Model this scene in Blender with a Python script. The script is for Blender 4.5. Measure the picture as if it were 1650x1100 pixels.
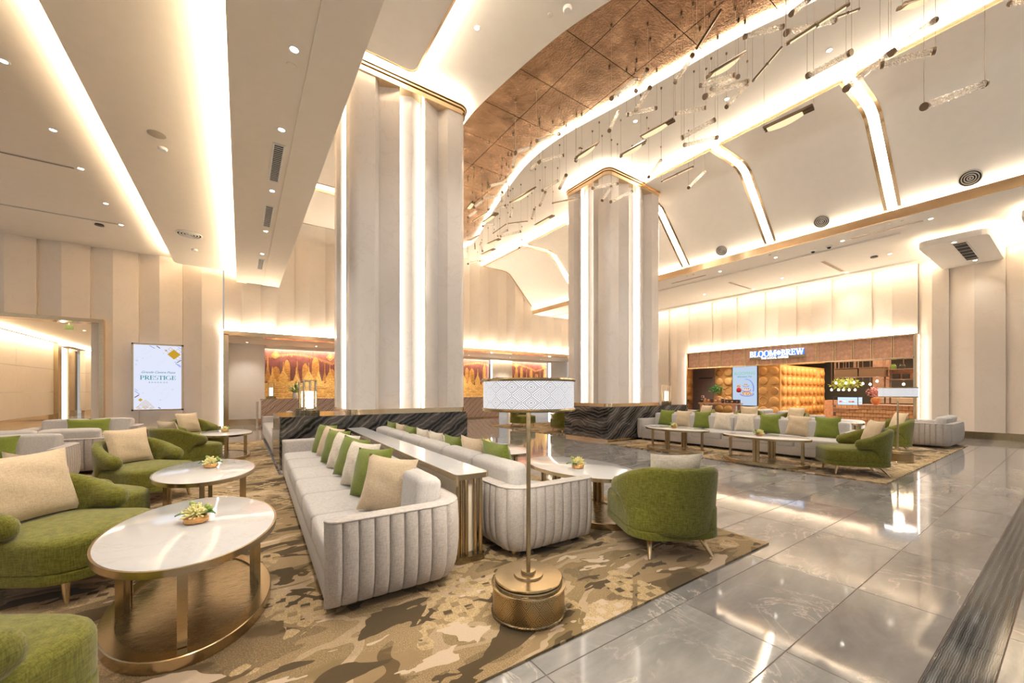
import bpy, bmesh, math, random
from mathutils import Vector, Matrix
random.seed(7)
PI = math.pi
scene = bpy.context.scene
C = scene.collection
for o in list(bpy.data.objects): bpy.data.objects.remove(o)

# ------------------------------------------------------------------ camera, world, exposure
FPX, UC, HV, EYE = 635.0, 825.0, 630.0, 1.35      # focal length in pixels, principal column, horizon row, eye height
YAW = math.atan(437 / 635.0)
SY, CY = math.sin(YAW), math.cos(YAW)
cam = bpy.data.cameras.new('camera')
camo = bpy.data.objects.new('camera', cam); C.objects.link(camo)
camo.location = (0, 0, EYE); camo.rotation_euler = (PI / 2, 0, -YAW)
cam.sensor_fit = 'HORIZONTAL'; cam.sensor_width = 36; cam.lens = FPX / 1650 * 36
cam.shift_y = (HV - 550) / 1650; cam.clip_start = 0.05; cam.clip_end = 200
scene.camera = camo
world = bpy.data.worlds.new('world'); scene.world = world; world.use_nodes = True
wb = world.node_tree.nodes['Background']
wb.inputs[0].default_value = (1.0, 0.95, 0.89, 1); wb.inputs[1].default_value = 0.24
vs = scene.view_settings
vs.view_transform = 'Standard'; vs.look = 'None'; vs.gamma = 1; vs.use_curve_mapping = False
vs.exposure = 0.95

COVE = 54.0            # emission strength of the hidden cove strips
WARM = (1.0, 0.81, 0.57)
NEUT = (1.0, 0.88, 0.72)
SPOT = 22.0           # watts of one recessed downlight

def ray(u, v):
    t = (u - UC) / FPX
    return Vector((SY + CY * t, CY - SY * t, (HV - v) / FPX))
def at_depth(u, v, d):
    return Vector((0, 0, EYE)) + ray(u, v) * d

# ------------------------------------------------------------------ materials
MATS = {}
def new_mat(name):
    m = bpy.data.materials.new(name); m.use_nodes = True
    nt = m.node_tree; b = nt.nodes['Principled BSDF']
    MATS[name] = m
    return m, nt, b
def N(nt, t, **k):
    n = nt.nodes.new(t)
    for a, v in k.items():
        if a in n.inputs: n.inputs[a].default_value = v
        else: setattr(n, a, v)
    return n
def ramp(nt, fac, stops, interp='LINEAR'):
    r = nt.nodes.new('ShaderNodeValToRGB'); r.color_ramp.interpolation = interp
    e = r.color_ramp.elements
    while len(e) < len(stops): e.new(0.5)
    for i, (p, c) in enumerate(stops):
        e[i].position = p; e[i].color = (c[0], c[1], c[2], 1)
    nt.links.new(fac, r.inputs[0]); return r
def coords(nt, kind='Object', scale=(1, 1, 1), rot=(0, 0, 0)):
    if kind == 'World': src = nt.nodes.new('ShaderNodeNewGeometry').outputs['Position']
    else: src = nt.nodes.new('ShaderNodeTexCoord').outputs[kind]
    mp = N(nt, 'ShaderNodeMapping'); mp.inputs['Scale'].default_value = scale; mp.inputs['Rotation'].default_value = rot
    nt.links.new(src, mp.inputs[0]); return mp.outputs[0]
def noise(nt, vec, scale, detail=4, rough=0.55, dist=0.0):
    n = N(nt, 'ShaderNodeTexNoise', Scale=scale, Detail=detail, Roughness=rough, Distortion=dist)
    nt.links.new(vec, n.inputs['Vector']); return n.outputs['Fac']
def mixc(nt, fac, a, b, mode='MIX'):
    m = nt.nodes.new('ShaderNodeMix'); m.data_type = 'RGBA'; m.blend_type = mode
    for s, v in ((0, fac), (6, a), (7, b)):
        if hasattr(v, 'is_linked') or isinstance(v, bpy.types.NodeSocket): nt.links.new(v, m.inputs[s])
        elif s == 0: m.inputs[0].default_value = v
        else: m.inputs[s].default_value = (v[0], v[1], v[2], 1)
    return m.outputs[2]
def mth(nt, op, a, b=None, c=None):
    m = nt.nodes.new('ShaderNodeMath'); m.operation = op
    for i, v in enumerate((a, b, c)):
        if v is None: continue
        if isinstance(v, (int, float)): m.inputs[i].default_value = v
        else: nt.links.new(v, m.inputs[i])
    return m.outputs[0]
def bump(nt, b, h, strength=0.3, dist=0.01):
    n = N(nt, 'ShaderNodeBump', Strength=strength, Distance=dist)
    nt.links.new(h, n.inputs['Height']); nt.links.new(n.outputs[0], b.inputs['Normal'])

def m_simple(name, col, rough=0.5, metal=0.0, var=0.06, scale=6.0, bmp=0.0, coat=0.0, spec=0.5):
    m, nt, b = new_mat(name)
    v = coords(nt); f = noise(nt, v, scale)
    lo = [c * (1 - var) for c in col]; hi = [min(1, c * (1 + var)) for c in col]
    r = ramp(nt, f, [(0.3, lo), (0.7, hi)]); nt.links.new(r.outputs[0], b.inputs['Base Color'])
    b.inputs['Roughness'].default_value = rough; b.inputs['Metallic'].default_value = metal
    b.inputs['Coat Weight'].default_value = coat; b.inputs['Specular IOR Level'].default_value = spec
    if bmp: bump(nt, b, noise(nt, v, scale * 12), bmp, 0.004)
    return m
def m_emit(name, col, strength):
    m, nt, b = new_mat(name)
    nt.nodes.remove(b); e = N(nt, 'ShaderNodeEmission'); e.inputs[0].default_value = (*col, 1); e.inputs[1].default_value = strength
    nt.links.new(e.outputs[0], nt.nodes['Material Output'].inputs[0]); return m
def m_fabric(name, c1, c2, scale=260, bmp=0.35):
    m, nt, b = new_mat(name)
    a = noise(nt, coords(nt, scale=(1, 1, 0.12)), scale, 2)
    c = noise(nt, coords(nt, scale=(0.15, 0.15, 1.0)), scale, 2)
    big = noise(nt, coords(nt), 3.0, 3)
    s = mth(nt, 'ADD', mth(nt, 'MULTIPLY', a, 0.5), mth(nt, 'MULTIPLY', c, 0.5))
    r = ramp(nt, s, [(0.36, c1), (0.62, c2)])
    col = mixc(nt, mth(nt, 'MULTIPLY', big, 0.25), r.outputs[0], [x * 0.75 for x in c1])
    nt.links.new(col, b.inputs['Base Color'])
    b.inputs['Roughness'].default_value = 0.95; b.inputs['Specular IOR Level'].default_value = 0.15
    b.inputs['Sheen Weight'].default_value = 0.25; b.inputs['Sheen Roughness'].default_value = 0.5
    bump(nt, b, s, bmp, 0.003); return m
def m_brass(name, col, rough=0.27, aniso=True):
    m, nt, b = new_mat(name)
    v = coords(nt, scale=(3, 80, 80)); f = noise(nt, v, 3.0, 3)
    r = ramp(nt, f, [(0.3, [c * 0.85 for c in col]), (0.7, col)])
    nt.links.new(r.outputs[0], b.inputs['Base Color']); b.inputs['Metallic'].default_value = 1.0
    rr = ramp(nt, f, [(0.3, [rough * 0.85] * 3), (0.7, [rough * 1.15] * 3)]); nt.links.new(rr.outputs[0], b.inputs['Roughness'])
    return m

m_simple('plaster', (0.84, 0.755, 0.645), 0.75, var=0.015)
m_simple('plaster_high_lit', (0.88, 0.83, 0.76), 0.75, var=0.015)  # whiter copy of plaster: the high ceiling's whiter light put into the colour
m_simple('plaster_white', (0.90, 0.86, 0.81), 0.7, var=0.015)
def m_stone(name, col, vein, rough=0.16, scale=1.0, amt=0.35):
    m, nt, b = new_mat(name)
    v = coords(nt, 'World')
    cloud = noise(nt, v, 0.8 * scale, 6, 0.6)
    base = ramp(nt, cloud, [(0.3, [c * 0.94 for c in col]), (0.7, col)])
    vn = noise(nt, v, 0.9 * scale, 8, 0.62, 1.2)
    ln = ramp(nt, mth(nt, 'ABSOLUTE', mth(nt, 'SUBTRACT', vn, 0.5)), [(0.0, (1, 1, 1)), (0.012, (0, 0, 0))])
    c = mixc(nt, mth(nt, 'MULTIPLY', ln.outputs[0], amt), base.outputs[0], vein)
    nt.links.new(c, b.inputs['Base Color']); b.inputs['Roughness'].default_value = rough
    return m
m_stone('stone_panel', (0.86, 0.815, 0.79), (0.55, 0.46, 0.40), 0.15, 1.0, 0.18)
m_stone('stone_wall', (0.80, 0.71, 0.62), (0.55, 0.45, 0.35), 0.22, 1.0, 0.16)
m_stone('marble_top', (0.60, 0.615, 0.635), (0.50, 0.46, 0.42), 0.08, 1.7, 0.40)
m_brass('brass', (0.55, 0.43, 0.26), 0.23)
m_brass('brass_dark', (0.33, 0.265, 0.165), 0.27)
m_brass('bronze', (0.27, 0.20, 0.14), 0.34)
m_brass('rose_brass', (0.86, 0.66, 0.43), 0.16)
m_fabric('fabric_grey', (0.36, 0.33, 0.312), (0.55, 0.515, 0.492))
m_fabric('fabric_seat', (0.41, 0.395, 0.387), (0.56, 0.543, 0.53))
m_fabric('fabric_green', (0.088, 0.090, 0.010), (0.20, 0.20, 0.036), 170, 0.6)
m_fabric('velvet_green', (0.12, 0.155, 0.02), (0.23, 0.28, 0.055), 320, 0.15)
m_fabric('fabric_beige', (0.52, 0.41, 0.27), (0.70, 0.58, 0.42), 240)
m_fabric('fabric_cream', (0.62, 0.54, 0.44), (0.82, 0.76, 0.66), 120, 0.6)
m_simple('leg_gold', (0.74, 0.59, 0.37), 0.25, 1.0)
m_simple('fin_gold', (0.80, 0.60, 0.36), 0.3, 0.35)
m_simple('copper_pot', (0.72, 0.40, 0.16), 0.28, 1.0, 0.15, 40)
m_simple('petal', (0.95, 0.88, 0.45), 0.6, var=0.08)
m_simple('leaf', (0.07, 0.22, 0.04), 0.5, var=0.3)
m_simple('leaf_light', (0.26, 0.34, 0.06), 0.55, var=0.3)
m_simple('bud', (0.36, 0.46, 0.13), 0.5, var=0.25, scale=30)
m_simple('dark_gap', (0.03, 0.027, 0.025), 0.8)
m_simple('black_plastic', (0.02, 0.02, 0.02), 0.4)
m_simple('white_metal', (0.80, 0.77, 0.72), 0.45)
m_simple('wood', (0.56, 0.32, 0.215), 0.4, var=0.22, scale=14)
m_simple('wood_dark', (0.20, 0.11, 0.075), 0.45, var=0.2, scale=10)
m_simple('taupe', (0.24, 0.16, 0.13), 0.6, var=0.08)
m_simple('leather_tan', (0.60, 0.32, 0.10), 0.5, var=0.10, scale=10)
m_simple('leather_weave', (0.52, 0.26, 0.11), 0.5, var=0.2, scale=30)
m_simple('cream_paint', (0.82, 0.74, 0.62), 0.5)
m_simple('pink_flower', (0.48, 0.20, 0.20), 0.7, var=0.35, scale=40)
m_simple('ceramic', (0.85, 0.82, 0.78), 0.25)
m_simple('amber', (0.55, 0.20, 0.05), 0.12, var=0.3, coat=0.6)
m_simple('jar_dark', (0.10, 0.05, 0.03), 0.25, var=0.4, scale=30)
m_simple('jar_amber', (0.50, 0.24, 0.10), 0.2, var=0.4, scale=30)
m_simple('jar_green', (0.10, 0.16, 0.04), 0.3)
m_simple('speaker_grey', (0.42, 0.36, 0.28), 0.7)
m_simple('red_plastic', (0.6, 0.03, 0.02), 0.4)
m_simple('blue_case', (0.62, 0.72, 0.86), 0.2)
m_emit('screen_teal', (0.0, 0.30, 0.31), 0.5)
m_emit('screen_gold', (0.62, 0.36, 0.03), 0.5)
m_emit('screen_red', (0.14, 0.015, 0.02), 0.5)
m_emit('screen_blue', (0.28, 0.36, 0.85), 0.5)
m_emit('print_green', (0.25, 0.66, 0.36), 0.5)
m_simple('ink', (0.03, 0.025, 0.02), 0.6)
m_simple('mesh_brown', (0.16, 0.10, 0.06), 0.5, var=0.5, scale=160)
m_emit('led_warm', WARM, COVE * 1.7)
m_emit('led_vault', (1.0, 0.88, 0.71), COVE * 0.6)
m_emit('led_soft', WARM, COVE * 0.35)
m_emit('led_strong', (1.0, 0.85, 0.65), COVE * 1.0)
m_emit('led_trough', (1.0, 0.85, 0.65), COVE * 0.6)
m_emit('led_corridor', (1.0, 0.80, 0.54), COVE * 0.25)
m_emit('led_cove', (1.0, 0.86, 0.67), COVE * 1.2)
m_emit('led_edge', (1.0, 0.88, 0.71), COVE * 0.22)
m_emit('led_rib', (1.0, 0.88, 0.71), COVE * 0.35)
m_emit('led_wide', (1.0, 0.84, 0.62), 5.0)
m_emit('led_cafe', (1.0, 0.74, 0.45), 3.5)
m_emit('led_neutral', NEUT, COVE * 0.04)
m_emit('led_white', (1.0, 0.95, 0.88), 5.0)
m_emit('lamp_face', (1.0, 0.90, 0.74), 14.0)
m_emit('lantern_glow', (1.0, 0.86, 0.62), 1.5)
m_emit('pendant_glow', (1.0, 0.78, 0.45), 0.62)
m_emit('bulb', (1.0, 0.80, 0.55), 14.0)
m_emit('sign_white', (0.93, 0.97, 1.0), 1.2)
m_emit('sign_halo', (0.10, 0.30, 1.0), 0.55)
m_emit('screen_face', (0.80, 0.84, 1.0), 0.50)
m_emit('screen_cafe', (0.62, 0.76, 0.95), 0.45)
m_emit('orange_glow', (1.0, 0.45, 0.12), 0.7)
m_emit('case_light', (0.62, 0.80, 1.0), 0.6)

# carpet
def make_carpet():
    m, nt, b = new_mat('carpet')
    v = coords(nt, 'World')
    sep = nt.nodes.new('ShaderNodeSeparateXYZ'); nt.links.new(v, sep.inputs[0])
    n1 = noise(nt, coords(nt, 'World', (0.62, 1.5, 1)), 1.5, 3, 0.45, 0.6)
    n2 = noise(nt, coords(nt, 'World', (1.1, 2.2, 1), (0, 0, 0.3)), 1.9, 3, 0.5, 0.5)
    n3 = noise(nt, coords(nt, 'World', (0.6, 1.4, 1), (0, 0, -0.2)), 0.75, 2, 0.5, 0.3)
    base = ramp(nt, n1, [(0.0, (0.115, 0.076, 0.032)), (0.41, (0.29, 0.205, 0.108)), (0.50, (0.48, 0.365, 0.245)), (0.545, (0.22, 0.158, 0.074)), (0.59, (0.085, 0.06, 0.028)), (0.64, (0.35, 0.255, 0.145))], 'CONSTANT')
    spk = noise(nt, v, 150, 3, 0.75)
    patch = ramp(nt, noise(nt, coords(nt, 'World', (1, 1.7, 1), (0, 0, 0.5)), 1.7, 3, 0.5, 0.4), [(0.44, (0, 0, 0)), (0.47, (1, 1, 1))])
    wv = ramp(nt, spk, [(0.38, (0.13, 0.085, 0.036)), (0.52, (0.36, 0.26, 0.135)), (0.64, (0.66, 0.52, 0.32))])
    basec = mixc(nt, mth(nt, 'MULTIPLY', patch.outputs[0], 0.42), base.outputs[0], wv.outputs[0])
    dark = ramp(nt, n2, [(0.0, (0, 0, 0)), (0.575, (1, 1, 1))], 'CONSTANT')
    c = mixc(nt, dark.outputs[0], basec, (0.07, 0.048, 0.022))
    light = ramp(nt, n2, [(0.0, (1, 1, 1)), (0.385, (0, 0, 0))], 'CONSTANT')
    c = mixc(nt, light.outputs[0], c, (0.60, 0.48, 0.36))
    orange = ramp(nt, n3, [(0.62, (0, 0, 0)), (0.70, (1, 1, 1))])
    c = mixc(nt, mth(nt, 'MULTIPLY', orange.outputs[0], 0.8), c, (0.46, 0.25, 0.05))
    # woven flower diamonds: rotated square cells, with petals, only where a mask lets them through
    vr = coords(nt, 'World', (3.4, 3.4, 1), (0, 0, PI / 4 + 0.12))
    fr = nt.nodes.new('ShaderNodeVectorMath'); fr.operation = 'FRACTION'; nt.links.new(vr, fr.inputs[0])
    fs = nt.nodes.new('ShaderNodeSeparateXYZ'); nt.links.new(fr.outputs[0], fs.inputs[0])
    ax = mth(nt, 'ABSOLUTE', mth(nt, 'SUBTRACT', fs.outputs[0], 0.5)); ay = mth(nt, 'ABSOLUTE', mth(nt, 'SUBTRACT', fs.outputs[1], 0.5))
    cell = mth(nt, 'LESS_THAN', mth(nt, 'MAXIMUM', ax, ay), 0.45)
    f2 = nt.nodes.new('ShaderNodeVectorMath'); f2.operation = 'FRACTION'
    sc = nt.nodes.new('ShaderNodeVectorMath'); sc.operation = 'SCALE'; sc.inputs['Scale'].default_value = 3.0
    nt.links.new(fr.outputs[0], sc.inputs[0]); nt.links.new(sc.outputs[0], f2.inputs[0])
    fs2 = nt.nodes.new('ShaderNodeSeparateXYZ'); nt.links.new(f2.outputs[0], fs2.inputs[0])
    bx = mth(nt, 'ABSOLUTE', mth(nt, 'SUBTRACT', fs2.outputs[0], 0.5)); by = mth(nt, 'ABSOLUTE', mth(nt, 'SUBTRACT', fs2.outputs[1], 0.5))
    petal = mth(nt, 'LESS_THAN', mth(nt, 'ADD', bx, by), 0.62)
    msk = mth(nt, 'GREATER_THAN', noise(nt, v, 1.05, 2), 0.53)
    gold = mth(nt, 'MULTIPLY', mth(nt, 'MULTIPLY', cell, petal), msk)
    spark = noise(nt, v, 190, 2, 0.7)
    gcol = ramp(nt, spark, [(0.35, (0.28, 0.19, 0.075)), (0.5, (0.52, 0.38, 0.20)), (0.66, (0.76, 0.61, 0.40))])
    c = mixc(nt, mth(nt, 'MULTIPLY', gold, 0.85), c, gcol.outputs[0])
    pile = noise(nt, v, 320, 2, 0.6)
    c = mixc(nt, mth(nt, 'MULTIPLY', pile, 0.35), c, (0.10, 0.07, 0.035))
    nt.links.new(c, b.inputs['Base Color']); b.inputs['Roughness'].default_value = 1.0
    b.inputs['Specular IOR Level'].default_value = 0.05; b.inputs['Sheen Weight'].default_value = 0.15
    bump(nt, b, pile, 0.5, 0.006)
make_carpet()

def make_floor_marble():
    m, nt, b = new_mat('floor_marble')
    v = coords(nt, 'World')
    oi = nt.nodes.new('ShaderNodeObjectInfo')
    add = nt.nodes.new('ShaderNodeVectorMath'); add.operation = 'ADD'
    cmb = nt.nodes.new('ShaderNodeCombineXYZ'); nt.links.new(mth(nt, 'MULTIPLY', oi.outputs['Random'], 40.0), cmb.inputs[0]); nt.links.new(mth(nt, 'MULTIPLY', oi.outputs['Random'], 23.0), cmb.inputs[2])
    nt.links.new(v, add.inputs[0]); nt.links.new(cmb.outputs[0], add.inputs[1]); vv = add.outputs[0]
    st = N(nt, 'ShaderNodeMapping'); st.inputs['Scale'].default_value = (0.7, 2.2, 1); nt.links.new(vv, st.inputs[0])
    cloud = noise(nt, st.outputs[0], 1.3, 8, 0.65, 0.4)
    base = ramp(nt, cloud, [(0.28, (0.165, 0.162, 0.162)), (0.5, (0.25, 0.247, 0.247)), (0.72, (0.355, 0.352, 0.352))])
    vn = noise(nt, vv, 1.5, 8, 0.62, 1.6)
    ln = ramp(nt, mth(nt, 'ABSOLUTE', mth(nt, 'SUBTRACT', vn, 0.5)), [(0.0, (1, 1, 1)), (0.010, (0.15, 0.15, 0.15)), (0.03, (0, 0, 0))])
    gate = ramp(nt, noise(nt, vv, 0.9, 2), [(0.45, (0, 0, 0)), (0.6, (1, 1, 1))])
    c = mixc(nt, mth(nt, 'MULTIPLY', mth(nt, 'MULTIPLY', ln.outputs[0], gate.outputs[0]), 0.6), base.outputs[0], (0.70, 0.64, 0.57))
    c = mixc(nt, mth(nt, 'MULTIPLY', oi.outputs['Random'], 0.13), c, (0.19, 0.165, 0.145))
    nt.links.new(c, b.inputs['Base Color'])
    rr = ramp(nt, cloud, [(0.3, (0.045, 0.045, 0.045)), (0.8, (0.075, 0.075, 0.075))]); nt.links.new(rr.outputs[0], b.inputs['Roughness'])
    b.inputs['IOR'].default_value = 1.62
make_floor_marble()

def make_wavy(name, cols, scale, rot, dist, rough=0.09, kind='World', fine=0.5):
    m, nt, b = new_mat(name)
    v = coords(nt, kind, (1, 1, 1), rot)
    w = N(nt, 'ShaderNodeTexWave', Scale=scale, Distortion=dist, Detail=5.0); w.inputs['Detail Scale'].default_value = 0.55
    w.inputs['Detail Roughness'].default_value = 0.6
    w.wave_type = 'BANDS'; w.bands_direction = 'Z'; nt.links.new(v, w.inputs[0])
    w2 = N(nt, 'ShaderNodeTexWave', Scale=scale * 4.3, Distortion=dist * 2.6, Detail=6.0); w2.inputs['Detail Scale'].default_value = 0.35
    w2.wave_type = 'BANDS'; w2.bands_direction = 'Z'; nt.links.new(v, w2.inputs[0])
    f = mth(nt, 'ADD', mth(nt, 'MULTIPLY', w.outputs['Fac'], 1 - fine), mth(nt, 'MULTIPLY', w2.outputs['Fac'], fine))
    r = ramp(nt, f, cols); nt.links.new(r.outputs[0], b.inputs['Base Color']); b.inputs['Roughness'].default_value = rough
    return m
BW = [(0.12, (0.010, 0.010, 0.011)), (0.34, (0.035, 0.034, 0.033)), (0.52, (0.105, 0.098, 0.094)), (0.70, (0.06, 0.056, 0.053)), (0.92, (0.20, 0.18, 0.165))]
make_wavy('marble_black', BW, 0.95, (0.0, 0.62, 0.0), 6.5)
make_wavy('marble_strip', [(0.1, (0.010, 0.013, 0.015)), (0.5, (0.05, 0.058, 0.064)), (0.9, (0.12, 0.13, 0.138))], 9.0, (PI / 2 - 0.1, 0, 0.9), 2.2)
make_wavy('marble_brown', [(0.1, (0.22, 0.10, 0.06)), (0.3, (0.46, 0.33, 0.26)), (0.6, (0.60, 0.50, 0.44)), (0.9, (0.36, 0.22, 0.16))], 1.6, (0.3, 0.75, 0), 5.0, 0.12)

def make_copper():
    m, nt, b = new_mat('copper')
    v = coords(nt, 'World'); oi = nt.nodes.new('ShaderNodeObjectInfo')
    cl = noise(nt, v, 2.2, 5, 0.6)
    r = ramp(nt, cl, [(0.3, (0.20, 0.115, 0.062)), (0.55, (0.36, 0.22, 0.13)), (0.75, (0.56, 0.38, 0.24))])
    c = mixc(nt, mth(nt, 'MULTIPLY', oi.outputs['Random'], 0.35), r.outputs[0], (0.22, 0.15, 0.075))
    nt.links.new(c, b.inputs['Base Color']); b.inputs['Metallic'].default_value = 1.0; b.inputs['Roughness'].default_value = 0.24
    hm = mth(nt, 'ADD', noise(nt, v, 26.0, 3, 0.7), mth(nt, 'MULTIPLY', noise(nt, v, 3.5, 2, 0.5), 1.2))
    bump(nt, b, hm, 0.55, 0.02)
make_copper()

def make_lattice(name, dark, light, emit, strength, nu, dz, ztop, metal=False):
    """a printed lattice of diamonds with rosettes, wrapped round the local z axis"""
    m, nt, b = new_mat(name)
    tc = nt.nodes.new('ShaderNodeTexCoord'); s = nt.nodes.new('ShaderNodeSeparateXYZ'); nt.links.new(tc.outputs['Object'], s.inputs[0])
    ang = mth(nt, 'ARCTAN2', s.outputs[1], s.outputs[0])
    u = mth(nt, 'MULTIPLY', ang, nu / (2 * PI)); w = mth(nt, 'DIVIDE', mth(nt, 'SUBTRACT', s.outputs[2], ztop), dz)
    def tri(x): return mth(nt, 'MULTIPLY', mth(nt, 'ABSOLUTE', mth(nt, 'SUBTRACT', mth(nt, 'FRACT', x), 0.5)), 2.0)
    tu, tw = tri(u), tri(w)
    d = mth(nt, 'ADD', tu, tw)                       # 0..2, lattice line at 1
    band = mth(nt, 'ABSOLUTE', mth(nt, 'SUBTRACT', d, 1.0))
    line = mth(nt, 'LESS_THAN', mth(nt, 'ABSOLUTE', mth(nt, 'SUBTRACT', band, 0.15)), 0.05)
    k = mth(nt, 'ADD', mth(nt, 'SINE', mth(nt, 'MULTIPLY', tu, 24.0)), mth(nt, 'SINE', mth(nt, 'MULTIPLY', tw, 24.0)))
    fine = mth(nt, 'MULTIPLY', mth(nt, 'GREATER_THAN', mth(nt, 'ABSOLUTE', k), 0.85), mth(nt, 'GREATER_THAN', band, 0.26))
    dot = mth(nt, 'LESS_THAN', mth(nt, 'ADD', mth(nt, 'MULTIPLY', mth(nt, 'SUBTRACT', 1.0, tu), 1.0), tw), 0.09)
    dot2 = mth(nt, 'LESS_THAN', mth(nt, 'ADD', tu, mth(nt, 'SUBTRACT', 1.0, tw)), 0.09)
    f = mth(nt, 'MINIMUM', mth(nt, 'ADD', mth(nt, 'ADD', line, mth(nt, 'MULTIPLY', fine, 0.8)), mth(nt, 'ADD', dot, dot2)), 1.0)
    c = mixc(nt, f, light, dark)
    if not emit: nt.links.new(c, b.inputs['Base Color'])
    if emit:
        b.inputs['Base Color'].default_value = (0.12, 0.12, 0.12, 1); nt.links.new(c, b.inputs['Emission Color']); b.inputs['Emission Strength'].default_value = strength; b.inputs['Roughness'].default_value = 0.6
    if metal:
        b.inputs['Metallic'].default_value = 1.0; b.inputs['Roughness'].default_value = 0.34; bump(nt, b, f, 0.8, 0.01)
    return m
make_lattice('shade_print', (0.13, 0.09, 0.065), (0.92, 0.93, 0.98), True, 0.55, 16, 0.085, 0.0)
make_lattice('base_pierced', (0.10, 0.065, 0.025), (0.52, 0.40, 0.22), False, 0, 18, 0.10, 0.0, True)

def make_crystal():
    m, nt, b = new_mat('crystal')
    nt.nodes.remove(b)
    g = N(nt, 'ShaderNodeBsdfGlossy', Roughness=0.08); g.inputs[0].default_value = (1, 0.97, 0.92, 1)
    t = N(nt, 'ShaderNodeBsdfTransparent'); t.inputs[0].default_value = (0.97, 0.95, 0.92, 1)
    tl = N(nt, 'ShaderNodeBsdfTranslucent'); tl.inputs[0].default_value = (1, 0.96, 0.9, 1)
    lw = N(nt, 'ShaderNodeLayerWeight', Blend=0.45)
    v = coords(nt); vo = N(nt, 'ShaderNodeTexVoronoi', Scale=55.0); nt.links.new(v, vo.inputs['Vector'])
    bm = N(nt, 'ShaderNodeBump', Strength=0.9, Distance=0.02); nt.links.new(vo.outputs['Distance'], bm.inputs['Height']); nt.links.new(bm.outputs[0], g.inputs['Normal']); nt.links.new(bm.outputs[0], lw.inputs['Normal'])
    m0 = nt.nodes.new('ShaderNodeMixShader'); m0.inputs[0].default_value = 0.45; nt.links.new(g.outputs[0], m0.inputs[1]); nt.links.new(tl.outputs[0], m0.inputs[2])
    mx = nt.nodes.new('ShaderNodeMixShader'); nt.links.new(mth(nt, 'ADD', mth(nt, 'MULTIPLY', lw.outputs['Facing'], 0.75), 0.16), mx.inputs[0])
    nt.links.new(t.outputs[0], mx.inputs[1]); nt.links.new(m0.outputs[0], mx.inputs[2])
    nt.links.new(mx.outputs[0], nt.nodes['Material Output'].inputs[0])
make_crystal()
def make_glass():
    m, nt, b = new_mat('clear_glass')
    nt.nodes.remove(b)
    g = N(nt, 'ShaderNodeBsdfGlossy', Roughness=0.03); t = N(nt, 'ShaderNodeBsdfTransparent')
    f = N(nt, 'ShaderNodeFresnel', IOR=1.45); mx = nt.nodes.new('ShaderNodeMixShader')
    nt.links.new(f.outputs[0], mx.inputs[0]); nt.links.new(t.outputs[0], mx.inputs[1]); nt.links.new(g.outputs[0], mx.inputs[2])
    nt.links.new(mx.outputs[0], nt.nodes['Material Output'].inputs[0])
make_glass()
def make_mural():
    m, nt, b = new_mat('mural_ground')
    v = coords(nt, 'World'); f = noise(nt, v, 5, 4)
    r = ramp(nt, f, [(0.3, (0.17, 0.055, 0.05)), (0.7, (0.27, 0.10, 0.085))])
    nt.links.new(r.outputs[0], b.inputs['Base Color']); b.inputs['Roughness'].default_value = 0.3
    m, nt, b = new_mat('mural_gold')
    v = coords(nt, 'World', (1, 1, 1)); f = noise(nt, coords(nt, 'World', (6, 1, 14)), 2.2, 3)
    r = ramp(nt, f, [(0.35, (0.70, 0.36, 0.08)), (0.55, (0.90, 0.58, 0.18)), (0.7, (0.97, 0.76, 0.38))])
    nt.links.new(r.outputs[0], b.inputs['Base Color']); b.inputs['Roughness'].default_value = 0.45
    b.inputs['Metallic'].default_value = 0.2
    m, nt, b = new_mat('mural_amber')
    r = ramp(nt, noise(nt, coords(nt, 'World', (5, 1, 9)), 3.0, 3), [(0.35, (0.46, 0.20, 0.06)), (0.65, (0.72, 0.38, 0.10))])
    nt.links.new(r.outputs[0], b.inputs['Base Color']); b.inputs['Roughness'].default_value = 0.45
make_mural()

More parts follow.
